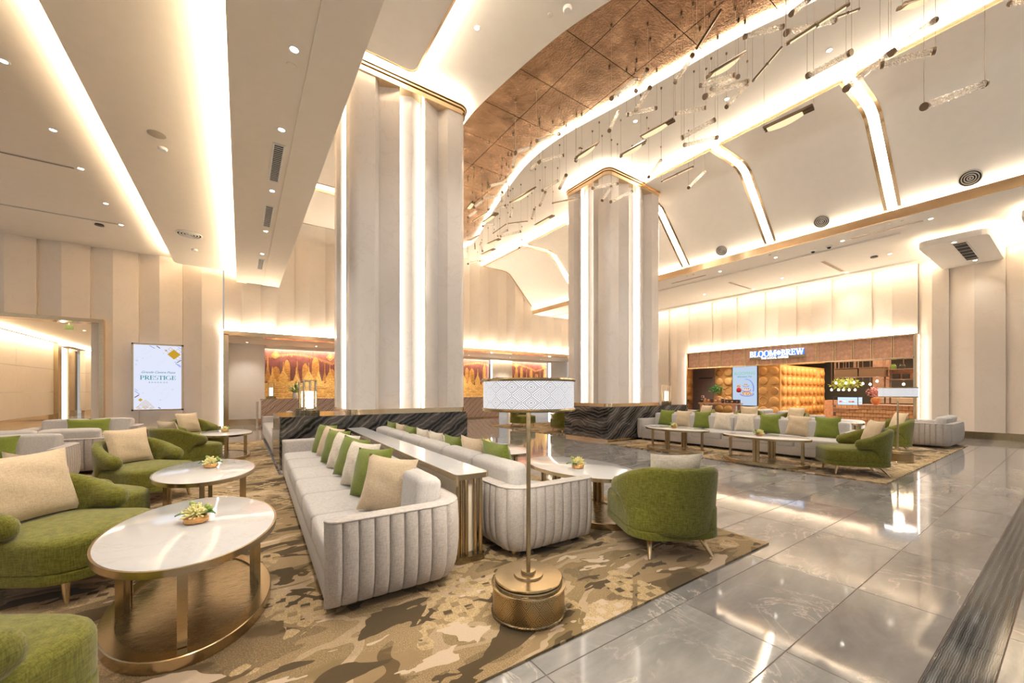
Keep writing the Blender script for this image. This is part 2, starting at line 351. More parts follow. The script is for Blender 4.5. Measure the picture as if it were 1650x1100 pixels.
# ------------------------------------------------------------------ mesh helpers
class MB:
    def __init__(s): s.v = []; s.f = []
    def add(s, vs_, fs):
        o = len(s.v); s.v += [tuple(p) for p in vs_]; s.f += [tuple(i + o for i in f) for f in fs]; return s
    def box(s, x0, x1, y0, y1, z0, z1):
        return s.add([(x0, y0, z0), (x1, y0, z0), (x1, y1, z0), (x0, y1, z0), (x0, y0, z1), (x1, y0, z1), (x1, y1, z1), (x0, y1, z1)],
                     [(0, 3, 2, 1), (4, 5, 6, 7), (0, 1, 5, 4), (1, 2, 6, 5), (2, 3, 7, 6), (3, 0, 4, 7)])
    def rings(s, rings, caps=True, closed=True):
        n = len(rings[0]); fs = []; vv = [p for r in rings for p in r]
        for i in range(len(rings) - 1):
            for j in range(n if closed else n - 1):
                a = i * n + j; b = i * n + (j + 1) % n
                fs.append((a, b, b + n, a + n))
        if caps:
            fs.append(tuple(reversed(range(n)))); k = (len(rings) - 1) * n; fs.append(tuple(range(k, k + n)))
        return s.add(vv, fs)
    def prism(s, poly, z0, z1):
        return s.rings([[(x, y, z0) for x, y in poly], [(x, y, z1) for x, y in poly]])
    def tube(s, path, r, n=8, caps=True, radii=None):
        path = [Vector(p) for p in path]; rg = []
        for i, p in enumerate(path):
            a = path[max(0, i - 1)]; b = path[min(len(path) - 1, i + 1)]
            t = (b - a).normalized()
            ref = Vector((0, 0, 1)) if abs(t.z) < 0.9 else Vector((1, 0, 0))
            e1 = t.cross(ref).normalized(); e2 = t.cross(e1)
            rr = radii[i] if radii else r
            rg.append([p + (e1 * math.cos(2 * PI * k / n) + e2 * math.sin(2 * PI * k / n)) * rr for k in range(n)])
        return s.rings([list(reversed(x)) for x in rg], caps)
    def ctube(s, path, r, n=6):
        """closed loop tube"""
        path = [Vector(p) for p in path]; m = len(path); rg = []
        for i, p in enumerate(path):
            t = (path[(i + 1) % m] - path[i - 1]).normalized()
            ref = Vector((0, 0, 1)) if abs(t.z) < 0.9 else Vector((1, 0, 0))
            e1 = t.cross(ref).normalized(); e2 = t.cross(e1)
            rg.append([p + (e1 * math.cos(2 * PI * k / n) + e2 * math.sin(2 * PI * k / n)) * r for k in range(n)])
        rg.append(rg[0]); return s.rings([list(reversed(x)) for x in rg], False)
    def lathe(s, prof, n=32, c=(0, 0)):
        return s.rings([[(c[0] + r * math.cos(2 * PI * k / n), c[1] + r * math.sin(2 * PI * k / n), z) for k in range(n)] for r, z in prof])
    def cyl(s, p0, p1, r, n=12): return s.tube([p0, p1], r, n)
    def build(s, name, mat, parent=None, loc=(0, 0, 0), rz=0, smooth=35, label=None, mats=None):
        me = bpy.data.meshes.new(name); me.from_pydata(s.v, [], s.f)
        bm = bmesh.new(); bm.from_mesh(me); bmesh.ops.recalc_face_normals(bm, faces=bm.faces); bm.to_mesh(me); bm.free()
        if smooth:
            me.shade_smooth(); me.set_sharp_from_angle(angle=math.radians(smooth))
        me.materials.append(MATS[mat])
        o = bpy.data.objects.new(name, me); C.objects.link(o)
        o.parent = parent; o.location = loc; o.rotation_euler = (0, 0, rz)
        if label: o['label'] = label
        return o
def tag(o, label, cat, group=None):
    o['label'] = label; o['category'] = cat
    if group: o['group'] = group
    return o
def struct(o): o['kind'] = 'structure'; return o
def stuff(o): o['kind'] = 'stuff'; return o
def thing(name, label, cat, loc=(0, 0, 0), rz=0, group=None):
    o = bpy.data.objects.new(name, None); C.objects.link(o); o.location = loc; o.rotation_euler = (0, 0, rz)
    o.empty_display_size = 0.1
    return tag(o, label, cat, group)
def empty_struct(name):
    o = bpy.data.objects.new(name, None); C.objects.link(o); return struct(o)
def dup(root, loc, rz, label, group=None):
    r = root.copy(); C.objects.link(r); r.location = loc; r.rotation_euler = (0, 0, rz); r['label'] = label
    if group: r['group'] = group
    for ch in list(root.children):
        c = ch.copy(); C.objects.link(c); c.parent = r
        for g in list(ch.children):
            d = g.copy(); C.objects.link(d); d.parent = c
    return r
def inst(src, parent, loc, rz=0, scale=None):
    """one more object that shares the mesh of src, a part under parent"""
    o = bpy.data.objects.new(src.name.split('.')[0], src.data); C.objects.link(o); o.parent = parent; o.location = loc; o.rotation_euler = (0, 0, rz)
    if scale: o.scale = scale
    return o
def rrect(lx, ly, r, n=5, cx=0, cy=0):
    r = max(0.0005, min(r, lx / 2 - 1e-4, ly / 2 - 1e-4)); out = []
    for sx, sy, a0 in ((1, 1, 0), (-1, 1, PI / 2), (-1, -1, PI), (1, -1, 1.5 * PI)):
        for k in range(n + 1):
            a = a0 + k / n * PI / 2
            out.append((cx + sx * (lx / 2 - r) + r * math.cos(a), cy + sy * (ly / 2 - r) + r * math.sin(a)))
    return out
def ellipse(a, b, n=64, cx=0, cy=0): return [(cx + a * math.cos(2 * PI * k / n), cy + b * math.sin(2 * PI * k / n)) for k in range(n)]
def soft_slab(mb, lx, ly, z0, z1, r, e, cx=0, cy=0, puff=0.0, n=5):
    """cushion: rounded plan corners r, rounded edges e, crowned top"""
    rg = []
    for a in (0, 0.35, 0.7, 1.0):
        t = a * PI / 2; rg.append([(x, y, z0 + e * (1 - math.sin(t))) for x, y in rrect(lx - 2 * e * (1 - math.cos(PI / 2 - t)), ly - 2 * e * (1 - math.cos(PI / 2 - t)), r, n, cx, cy)])
    for a in (0, 0.35, 0.7, 1.0):
        t = a * PI / 2; rg.append([(x, y, z1 - e * (1 - math.sin(t))) for x, y in rrect(lx - 2 * e * (1 - math.cos(t)), ly - 2 * e * (1 - math.cos(t)), r, n, cx, cy)])
    for q, h in ((0.75, 0.6), (0.4, 0.95)):
        rg.append([(cx + (x - cx) * q, cy + (y - cy) * q, z1 + puff * h) for x, y in rrect(lx - 2 * e, ly - 2 * e, r, n, cx, cy)])
    return mb.rings(rg)
def pillow_mesh(a=0.225, b=0.225, T=0.085, n=14, seed=0):
    rnd = random.Random(seed); mb = MB()
    ph = [rnd.uniform(0, 6) for _ in range(4)]
    def pt(i, j, sg):
        u = -1 + 2 * i / n; v = -1 + 2 * j / n
        x = a * u * (1 - 0.085 * (1 - v * v) * abs(u)); y = b * v * (1 - 0.085 * (1 - u * u) * abs(v))
        t = T * (max(0, (1 - abs(u) ** 2.4) * (1 - abs(v) ** 2.4))) ** 0.55
        t *= 1 + 0.06 * math.sin(5 * u + ph[0]) * math.sin(4 * v + ph[1]) + 0.04 * math.sin(9 * v + ph[2] + 3 * u)
        return (sg * t, x, y + b)
    for sg in (1, -1):
        vs_ = [pt(i, j, sg) for i in range(n + 1) for j in range(n + 1)]
        mb.add(vs_, [(i * (n + 1) + j, i * (n + 1) + j + 1, (i + 1) * (n + 1) + j + 1, (i + 1) * (n + 1) + j) for i in range(n) for j in range(n)])
    return mb
ORD = ['', 'first', 'second', 'third', 'fourth', 'fifth', 'sixth', 'seventh', 'eighth', 'ninth', 'tenth', 'eleventh', 'twelfth', 'thirteenth', 'fourteenth', 'fifteenth', 'sixteenth', 'seventeenth', 'eighteenth', 'nineteenth', 'twentieth']

# ------------------------------------------------------------------ floor
floor = struct(MB().box(-8, 24, -3, 28, -0.12, -0.004).build('floor', 'taupe', smooth=0))
TX, TY = 1.135, 0.57
tile = None; rest = MB(); cand = []
def under_rug(x, y):
    return (x + TX < 3.8 and y > 1.6 and (x + TX < 0.5 or y + TY < 7.2) and y + TY < 12.9) or (x > 7.7 and x + TX < 14.7 and y > 1.65 and y + TY < 7)
for i in range(-7, 20):
    for j in range(-6, 50):
        x = 2.33 - 2 * TX + i * TX - 3.0 * TX; y = 0.88 + (j - 2) * TY
        if x < -8 or x > 23 or y < -2.5 or y > 27.4: continue
        cy = y + TY / 2; cx = x + TX / 2
        if under_rug(x, y): continue
        d = SY * cx + CY * cy; l = CY * cx - SY * cy
        cand.append((d if (d > 0.6 and abs(l / d) < 1.7) else 99 + abs(d), x, y))
cand.sort()
def tile_mb(x, y, x1, y1): 
    g = 0.0009
    return MB().add([(x + g, y + g, -0.006), (x1 - g, y + g, -0.006), (x1 - g, y1 - g, -0.006), (x + g, y1 - g, -0.006), (x + g + .003, y + g + .003, 0), (x1 - g - .003, y + g + .003, 0), (x1 - g - .003, y1 - g - .003, 0), (x + g + .003, y1 - g - .003, 0)],
                    [(4, 5, 6, 7), (0, 1, 5, 4), (1, 2, 6, 5), (2, 3, 7, 6), (3, 0, 4, 7)])
cnt = 0
SA, SB = 0.235, 0.435     # the dark inlaid strip runs along x between these rows
for d, x, y in cand:
    y0, y1 = y, y + TY
    pieces = [(y0, y1)]
    if y0 < SB and y1 > SA: pieces = [p for p in ((y0, SA), (SB, y1)) if p[1] - p[0] > 0.02]
    for a, b in pieces:
        if cnt < 290 and d < 90:
            if (a, b) == (y0, y1) and tile:
                inst(tile, floor, (x, y, 0))
            else:
                t = tile_mb(0, a - y, TX, b - y).build('floor_tile', 'floor_marble', floor, (x, y, 0), smooth=0)
                if (a, b) == (y0, y1): tile = t
            cnt += 1
        else:
            m_ = tile_mb(x, a, x + TX, b); rest.add(m_.v, m_.f)
stuff(rest.build('far_floor_tiles', 'floor_marble', floor, smooth=0))
for k in range(9):
    MB().box(-4 + k * 2.4 + 0.002, -4 + (k + 1) * 2.4 - 0.002, SA + 0.002, SB - 0.002, -0.006, 0.0005).build('dark_marble_strip', 'marble_strip', floor, smooth=0)
# carpets
def rug(name, label, poly, z=0.014):
    o = MB().prism(poly, 0.0012, z).build(name, 'carpet', smooth=0); return tag(o, label, 'carpet')
rug('carpet', 'large camouflage patterned brown and gold carpet under the nearest sofas', [(-7, 1.58), (3.84, 1.58), (3.84, 7.28), (0.5, 7.28), (0.5, 12.8), (-7, 12.8)])
rug('carpet', 'brown and gold patterned carpet under the long sofa facing the cafe aisle', [(7.67, 1.63), (14.8, 1.63), (14.8, 10.4), (11.75, 10.4), (11.75, 7.0), (7.67, 7.0)])
rug('carpet', 'distant patterned carpet between the two marble columns under green chairs', [(8.0, 9.2), (11.6, 9.2), (11.6, 13.2), (8.0, 13.2)])

# ------------------------------------------------------------------ walls of folded stone panels
WY, WX = 16.1, 17.2
def sawtooth(parent, along, start, n, pitch, base, z0, z1, mat='stone_wall', name='stone_panel', flip=1):
    """n panels, each two facets rising from the base plane to a proud edge; along 'x': plane y=base facing -y; along 'y': plane x=base facing -x"""
    src = None
    for k in range(n):
        a = start + k * pitch
        prof = [(0, 0.0), (pitch * 0.47, 0.145), (pitch - 0.002, 0.075), (pitch - 0.002, -0.10), (0, -0.10)]
        if flip < 0: prof = [(pitch - s, d) for s, d in reversed(prof)]
        if src: inst(src, parent, (a, base, 0) if along == 'x' else (base, a, 0)); continue
        if along == 'x': poly = [(s, -d) for s, d in prof]; loc = (a, base, 0)
        else: poly = [(-d, s) for s, d in prof]; loc = (base, a, 0)
        src = MB().prism(poly, z0, z1).build(name, mat, parent, loc, smooth=0)
wall_back = empty_struct('wall_back')
P0 = -1.51 - 4 * 1.05
# left of and over the left doorway, the screen wall, the reception opening
sawtooth(wall_back, 'x', -1.51 - 6 * 1.02, 4, 1.02, WY + 0.1, 3.34, 5.6)
sawtooth(wall_back, 'x', -1.51 - 2 * 1.02, 3, 1.02, WY + 0.1, 0.2, 5.6)
sawtooth(wall_back, 'x', -0.45, 1, 1.02, WY + 0.1, 3.36, 5.6)
sawtooth(wall_back, 'x', 0.57, 16, 1.02, WY + 0.1, 3.36, 7.6)
MB().box(-3.24, -0.44, WY + 0.02, WY + 0.2, 0, 0.2).build('skirting', 'rose_brass', wall_back, smooth=0)
wall_right = empty_struct('wall_right')
Q0 = 3.42 - 6 * 1.04
sawtooth(wall_right, 'y', 1.22 - 4 * 1.05, 5, 1.05, WX + 0.1, 0.2, 5.4, flip=-1)
sawtooth(wall_right, 'y', 2.27, 1, 0.64, WX + 0.1, 0.2, 5.4, flip=-1)
sawtooth(wall_right, 'y', 2.92, 7, 1.08, WX + 0.1, 3.12, 5.4, flip=-1)
sawtooth(wall_right, 'y', 10.48, 6, 1.05, WX + 0.1, 0.2, 5.4, flip=-1)
MB().box(WX, WX + 0.15, -3, 2.9, 0, 0.2).build('skirting', 'brass_dark', wall_right, smooth=0)
MB().box(WX, WX + 0.15, 10.5, WY, 0, 0.2).build('skirting', 'brass_dark', wall_right, smooth=0)

# ------------------------------------------------------------------ ceiling
def interp(tab, y):
    if y <= tab[0][0]: (a, x0), (b, x1) = tab[0], tab[1]
    elif y >= tab[-1][0]: (a, x0), (b, x1) = tab[-2], tab[-1]
    else:
        for i in range(len(tab) - 1):
            if tab[i][0] <= y <= tab[i + 1][0]:
                p0 = tab[max(0, i - 1)]; p1 = tab[i]; p2 = tab[i + 1]; p3 = tab[min(len(tab) - 1, i + 2)]
                t = (y - p1[0]) / (p2[0] - p1[0]); m1 = (p2[1] - p0[1]) / max(1e-6, p2[0] - p0[0]); m2 = (p3[1] - p1[1]) / max(1e-6, p3[0] - p1[0]); h = p2[0] - p1[0]
                return (2 * t**3 - 3 * t**2 + 1) * p1[1] + (t**3 - 2 * t**2 + t) * h * m1 + (-2 * t**3 + 3 * t**2) * p2[1] + (t**3 - t**2) * h * m2
    return x0 + (x1 - x0) * (y - a) / (b - a)
B1 = [(-3, 7.0), (0, 6.1), (2, 5.4), (4.15, 4.72), (5.08, 4.46), (6.7, 4.23), (7.7, 4.16), (9.2, 4.3), (11, 4.75), (13.5, 5.6), (15.2, 6.6)]
B2 = [(-3, 8.9), (0, 7.95), (2.38, 7.29), (3.25, 7.0), (4.26, 6.8), (5.52, 6.56), (7.09, 6.25), (8.32, 6.25), (9.64, 6.52), (11.5, 7.03), (14.2, 7.79), (15.2, 7.6)]
ZC = 7.4
ceiling = MB()
ys = [-3 + 0.2 * k for k in range(92)]
for x0f, x1f in ((lambda y: 1.05, lambda y: interp(B1, y)), (lambda y: interp(B2, y), lambda y: 10.3)):
    lo = [(x0f(y), y, ZC) for y in ys]; hi = [(x1f(y), y, ZC) for y in ys]; lo2 = [(x, y, ZC + 0.1) for x, y, z in lo]; hi2 = [(x, y, ZC + 0.1) for x, y, z in hi]
    n = len(ys); ceiling.add(lo + hi + lo2 + hi2, [f for i in range(n - 1) for f in ((i, i + 1, n + i + 1, n + i), (i, 2 * n + i, 2 * n + i + 1, i + 1), (n + i, n + i + 1, 3 * n + i + 1, 3 * n + i))])
ceiling.add([(4, 15.2, ZC), (10.3, 15.2, ZC), (10.3, 16.5, ZC), (4, 16.5, ZC)], [(0, 1, 2, 3)])
ceiling = struct(ceiling.build('ceiling', 'plaster_high_lit', smooth=0))
# copper panels, visible through the curved cut-out
cp = MB().box(0.006, 1.094, 0.006, 1.094, 0, 0.03).build('copper_panel', 'copper', ceiling, (0, 0, 0), smooth=0)
first = True
for i in range(-2, 5):
    for j in range(-8, 10):
        x = 5.17 + i * 1.1; y = 5.0 + j * 1.1
        yy = [y + t * 1.1 / 4 for t in range(5)]
        if not any(x + 1.1 > interp(B1, t) - 0.1 and x < interp(B2, t) + 0.1 for t in yy) or y > 15.2: continue
        if first: cp.location = (x, y, ZC + 0.09); first = False
        else: inst(cp, ceiling, (x, y, ZC + 0.09))
MB().box(2, 11, -3.2, 16.5, ZC + 0.13, ZC + 0.2).build('ceiling_slab', 'dark_gap', ceiling, smooth=0)
def ribbon(f0, f1, z, a, b, n):
    yy = [a + (b - a) * k / n for k in range(n + 1)]
    return MB().add([(f0(y), y, z) for y in yy] + [(f1(y), y, z) for y in yy], [(k, k + 1, n + 2 + k, n + 1 + k) for k in range(n)])
ribbon(lambda y: interp(B2, y) - 0.07, lambda y: interp(B2, y) - 0.005, ZC + 0.06, -3, 15.2, 90).build('led_strip', 'led_edge', ceiling, smooth=0)
mb = MB(); yy = [-3 + 18.2 * k / 90 for k in range(91)]
rg = [[(interp(B2, y) + dx, y, ZC + dz) for dx, dz in ((0.0, 0.0), (0.03, 0.0), (0.03, -0.035), (0.0, -0.035))] for y in yy]
mb.rings(rg).build('cove_lip', 'plaster_white', ceiling)
# dropped tray with a brass edge in front of the near column
def tray(x0, x1, y0, y1, z, r, name='ceiling_tray', edge=0.03):
    w = rrect(x1 - x0, y1 - y0, r, 6, (x0 + x1) / 2, (y0 + y1) / 2)
    t = MB().prism(w, z, z + 0.05).build(name, 'plaster_white', ceiling, smooth=0)
    w2 = rrect(x1 - x0 + 2 * edge, y1 - y0 + 2 * edge, r + edge, 6, (x0 + x1) / 2, (y0 + y1) / 2); n = len(w)
    MB().rings([[(x, y, z - 0.012) for x, y in w], [(x, y, z - 0.012) for x, y in w2], [(x, y, z + 0.06) for x, y in w2], [(x, y, z + 0.06) for x, y in w]], False).build('brass_edge', 'rose_brass', t, smooth=30)
    return t
tray(1.15, 2.62, -2.5, 6.98, 7.2, 0.12)
MB().box(2.46, 2.51, -2.5, 6.9, 7.262, 7.285).build('led_strip', 'led_cove', ceiling, smooth=0)
MB().box(1.2, 2.6, 6.82, 6.87, 7.262, 7.285).build('led_strip', 'led_cove', ceiling, smooth=0)
tray(1.4, 3.9, 9.6, 12.2, 7.2, 0.12); tray(1.4, 3.9, 12.7, 15.4, 7.2, 0.12)
for a, b in ((9.7, 12.1), (12.8, 15.3)): MB().box(1.6, 3.75, a, b, 7.265, 7.27).build('led_strip', 'led_wide', ceiling, smooth=0)
# --- left lounge: three steps coming down towards the beam
MB().box(-8, -1.35, -3, 16.3, 5.5, 5.6).build('lounge_ceiling', 'plaster', ceiling, smooth=0)
mb = MB().prism(rrect(1.9, 18.9, 0.25, 6, -0.69, 6.1), 5.2, 5.26).build('ceiling_step', 'plaster', ceiling, smooth=0)
MB().box(-1.62, -1.58, -3, 15.4, 5.26, 5.31).build('cove_lip', 'plaster', ceiling, smooth=0)
MB().box(-1.40, 0.2, -3, 16.3, 5.5, 5.58).build('ceiling_closure', 'plaster', ceiling, smooth=0)
MB().box(-1.52, -1.46, -3, 15.4, 5.262, 5.285).build('led_strip', 'led_warm', ceiling, smooth=0)
# beam
MB().box(-0.12, 0.16, -3, 16.0, 4.975, 5.06).build('beam_edge', 'plaster', ceiling, smooth=0)
MB().box(0.16, 0.62, -3, 16.0, 5.0, 5.06).build('beam_soffit', 'plaster', ceiling, smooth=0)
MB().box(0.62, 1.10, -3, 16.0, 4.985, 5.06).build('beam_edge', 'plaster', ceiling, smooth=0)
MB().box(1.05, 1.10, -3, 16.0, 5.06, 7.5).build('beam_face', 'plaster', ceiling, smooth=0)
MB().box(-0.12, -0.09, -3, 16.0, 5.06, 5.085).build('cove_lip', 'plaster', ceiling, smooth=0)
MB().box(-0.03, 0.03, -3, 15.8, 5.062, 5.085).build('led_strip', 'led_warm', ceiling, smooth=0)
MB().box(0.12, 0.17, -3, 16.0, 5.06, 5.25).build('beam_back', 'plaster', ceiling, smooth=0)
# wall-wash cove above the screen wall and over the reception opening
MB().box(-8, -0.4, 15.62, 15.70, 5.502, 5.52).build('led_strip', 'led_soft', ceiling, smooth=0)
# --- vaulted side towards the cafe: padded panels with lit joints
RIB = [-2.58, -0.03, 2.51, 5.05, 7.62, 10.18, 12.74, 15.3]
PROF = [(9.43, 7.22), (10.40, 7.22), (10.68, 7.19), (10.90, 7.10), (11.07, 6.93), (12.62, 5.30)]
OFF = [(9.43, 7.26), (10.42, 7.26), (10.71, 7.23), (10.95, 7.125), (11.12, 6.95), (12.67, 5.32)]
for k in range(7):
    a, b = RIB[k] + 0.15, RIB[k + 1] - 0.15
    if k == 6: b = 16.0
    def section(y): return [(x, y, z) for x, z in PROF] + [(x, y, z) for x, z in reversed(OFF)]
    # chamfered top corners as in the photograph: the panel narrows over its first 0.12 m
    p = MB().rings([section(a), section(b)]).build('vault_panel', 'plaster_white', ceiling, smooth=40)  # whiter plaster stands in for the stronger, whiter light on the vault
    ed = MB()
    for y, s in ((a, -1), (b, 1)):
        q = [(x, z) for x, z in PROF]
        ed.rings([[(x, y, z - 0.012), (x, y + s * 0.065, z - 0.012), (x, y + s * 0.065, z + 0.05), (x, y, z + 0.05)] for x, z in q])
    ed.box(9.395, 9.43, a - 0.035, b + 0.035, 7.208, 7.27)
    ed.build('brass_edge', 'rose_brass', p, smooth=30)
bk = [(10.2, 7.41), (10.75, 7.41), (11.03, 7.30), (11.20, 7.04), (12.85, 5.3)]
mb = MB().rings([[(x, y, z) for x, z in bk] + [(x + 0.02, y, z + 0.05) for x, z in reversed(bk)] for y in (-3, 16.4)]).build('vault_backing', 'plaster_white', ceiling, smooth=0)
for y in RIB[1:]:
    q = [(9.5, 7.385), (10.73, 7.385), (11.01, 7.275), (11.18, 7.02), (12.8, 5.33)]
    MB().rings([[(x, y - 0.055, z), (x, y + 0.055, z)] for x, z in q], False, False).build('led_strip', 'led_rib', ceiling, smooth=0)
MB().box(9.51, 9.56, -3, 16, 7.262, 7.285).build('led_strip', 'led_cove', ceiling, smooth=0)
# brass fascia and low soffit in front of the cafe
ZS = 5.3
trim = struct(MB().box(12.33, 12.36, -3, 16.1, ZS - 0.01, ZS + 0.20).build('trim_1', 'rose_brass', smooth=0))
MB().box(12.40, 12.50, -3, 16, ZS + 0.05, ZS + 0.06).build('led_strip', 'led_strong', ceiling, smooth=0)
MB().box(12.36, 17.4, -3, 16.2, ZS, ZS + 0.05).build('soffit', 'plaster_white', ceiling, smooth=0)
def slab(x0, x1, y0, y1, z, r, led=None):
    s = MB().prism(rrect(x1 - x0, y1 - y0, r, 6, (x0 + x1) / 2, (y0 + y1) / 2), z, z + 0.14).build('soffit_slab', 'plaster_white', ceiling, smooth=0)
    for l in led or []: MB().box(*l, z + 0.142, z + 0.16).build('led_strip', 'led_soft', ceiling, smooth=0)
slab(14.1, 17.3, 1.25, 2.4, 4.97, 0.2, [(14.5, 17.2, 1.33, 1.38), (14.5, 17.2, 2.27, 2.32)])
slab(13.3, 17.3, -3.2, 0.75, 4.97, 0.2, [(13.6, 17.2, 0.62, 0.67)])
MB().box(16.78, 16.84, 2.6, 16, ZS - 0.03, ZS - 0.01).build('led_strip', 'led_soft', ceiling, smooth=0)
MB().box(16.70, 16.78, 2.6, 16, ZS - 0.06, ZS).build('cove_lip', 'plaster_white', ceiling, smooth=0)
MB().box(13.5, 13.56, 2.6, 16, ZS - 0.04, ZS).build('soffit_step', 'plaster_white', ceiling, smooth=0)

# ------------------------------------------------------------------ columns
def round_path(x0, y0, x1, y1, r, n=6):
    return rrect(x1 - x0, y1 - y0, r, n, (x0 + x1) / 2, (y0 + y1) / 2)
def column(label, ox, oy, bx0, bx1, mirror):
    """ox, oy: near-left corner of the shaft; shaft 2.3 wide, 1.65 deep; the marble plinth runs from bx0 to bx1"""
    W, D = 2.28, 1.62
    t = thing('column', label, 'column', (ox, oy, 0))
    Z0, Z1 = 1.02, 7.08
    core = MB().prism(rrect(W - 0.56, D - 0.56, 0.05, 3, W / 2, D / 2), 0.95, 7.3).build('core', 'stone_panel', t, smooth=0)
    def panel(pts, back=0.03):
        """vertical stone panel following the plan polyline pts (outward side), with a little thickness"""
        q = list(pts); inner = [(x + nx * back, y + ny * back) for (x, y), (nx, ny) in zip(q, normals(q))]
        MB().prism(q + inner[::-1], Z0, Z1).build('stone_panel', 'stone_panel', t, smooth=25)
    def normals(q):
        out = []
        for i in range(len(q)):
            a = q[max(0, i - 1)]; b = q[min(len(q) - 1, i + 1)]; dx, dy = b[0] - a[0], b[1] - a[1]; L = math.hypot(dx, dy) or 1
            out.append((-dy / L, dx / L))
        return out
    def face(tr, L, lit):
        """one side in its own frame: s along, d depth inwards; tr maps (s, d) to plan"""
        m = L / 2; h = 0.26; e = 0.42 if L > 2 else 0.34
        for seg in ([(e, 0.0), (e + 0.12, 0.20)], [(e + 0.122, 0.20), (m - h, 0.03)], [(m - h + 0.035, 0.20), (m, 0.10)], [(m + 0.002, 0.10), (m + h - 0.035, 0.20)],
                    [(m + h, 0.03), (L - e - 0.122, 0.20)], [(L - e - 0.12, 0.20), (L - e, 0.0)]):
            if abs(seg[0][0] - seg[1][0]) < 0.01: continue
            panel([tr(*p) for p in seg])
        for s, sg in ((m - h + 0.012, 1), (m + h - 0.012, -1)):
            a = tr(s - 0.006, 0.07); b = tr(s + 0.006, 0.19)
            MB().box(min(a[0], b[0]), max(a[0], b[0]), min(a[1], b[1]), max(a[1], b[1]), Z0, Z1).build('led_strip', 'led_neutral', t, smooth=0)
    face(lambda s, d: (s, d), W, True)                        # towards -y
    face(lambda s, d: (d, D - s), D, True)                    # towards -x
    face(lambda s, d: (W - d, s), D, True)                    # towards +x
    face(lambda s, d: (W - s, D - d), W, True)                # towards +y
    for cx, cy, a0, e1, e2 in ((0, 0, PI, 0.34, 0.42), (W, 0, 1.5 * PI, 0.42, 0.34), (W, D, 0, 0.34, 0.42), (0, D, PI / 2, 0.42, 0.34)):
        sx = 1 if cx == 0 else -1; sy = 1 if cy == 0 else -1; r = 0.15
        arc = [(cx + sx * r + r * math.cos(a0 + k / 6 * PI / 2), cy + sy * r + r * math.sin(a0 + k / 6 * PI / 2)) for k in range(7)]
        st = {PI: (0, 0.34), 1.5 * PI: (W - 0.42, 0), 0: (W, D - 0.34), PI / 2: (0.42, D)}[a0]
        en = {PI: (0.42, 0), 1.5 * PI: (W, 0.34), 0: (W - 0.42, D), PI / 2: (0, D - 0.34)}[a0]
        panel([st] + arc + [en])
    MB().prism(round_path(-0.015, -0.015, W + 0.015, D + 0.015, 0.16), 0.93, 1.02).build('brass_band', 'rose_brass', t, smooth=30)
    cr = MB()
    for (g, za, zb) in ((0.03, 7.08, 7.17), (0.012, 7.17, 7.185), (0.055, 7.185, 7.225), (0.03, 7.225, 7.235), (0.075, 7.235, 7.26)):
        cr.prism(round_path(-g, -g, W + g, D + g, 0.16 + g), za, zb)
    cr.build('brass_crown', 'rose_brass', t, smooth=30)
    for a in ((0.1, W - 0.1, -0.03, 0.03), (-0.03, 0.03, 0.1, D - 0.1), (W - 0.03, W + 0.03, 0.1, D - 0.1), (0.1, W - 0.1, D - 0.03, D + 0.03)):
        MB().box(*a, 7.262, 7.275).build('led_strip', 'led_vault', t, smooth=0)
    # marble plinth
    x0, x1 = bx0 - ox, bx1 - ox; y0, y1 = -0.03, D + 0.03
    MB().box(x0 + 0.03, x1 - 0.03, y0 + 0.03, y1 - 0.03, 0, 0.07).build('brass_kick', 'rose_brass', t, smooth=0)
    MB().box(x0 + 0.02, x1 - 0.02, y0 + 0.02, y1 - 0.02, 0.07, 0.90).build('plinth_core', 'marble_black', t, smooth=0)
    n = 3; w = (x1 - x0 - 0.36) / n
    for k in range(n):
        MB().box(x0 + 0.18 + k * w + 0.002, x0 + 0.18 + (k + 1) * w - 0.002, y0, y0 + 0.03, 0.07, 0.905).build('marble_slab', 'marble_black', t, smooth=0)
    for xx, s in ((x0, 1), (x1, -1)):
        arc = [(xx + s * 0.16 - s * 0.16 * math.cos(k / 5 * PI / 2), y0 + 0.16 - 0.16 * math.sin(k / 5 * PI / 2)) for k in range(6)]
        MB().prism([(xx, y0 + 0.18)] + arc + [(xx + s * 0.178, y0), (xx + s * 0.178, y0 + 0.18)], 0.07, 0.905).build('marble_corner', 'marble_black', t, smooth=40)
        MB().box(min(xx, xx + s * 0.03), max(xx, xx + s * 0.03), y0 + 0.182, y1, 0.07, 0.905).build('marble_slab', 'marble_black', t, smooth=0)
    MB().prism(round_path(x0 - 0.005, y0 - 0.005, x1 + 0.005, y1 + 0.005, 0.16), 0.905, 0.93).build('plinth_top', 'marble_black', t, smooth=0)
    return t
column('tall fluted pale stone column with lit slots behind the nearest long sofa', 1.60, 7.33, 0.52, 3.92, False)
column('far fluted stone column on black wavy marble plinth beside the cafe sofa', 7.97, 7.12, 7.93, 11.65, True)

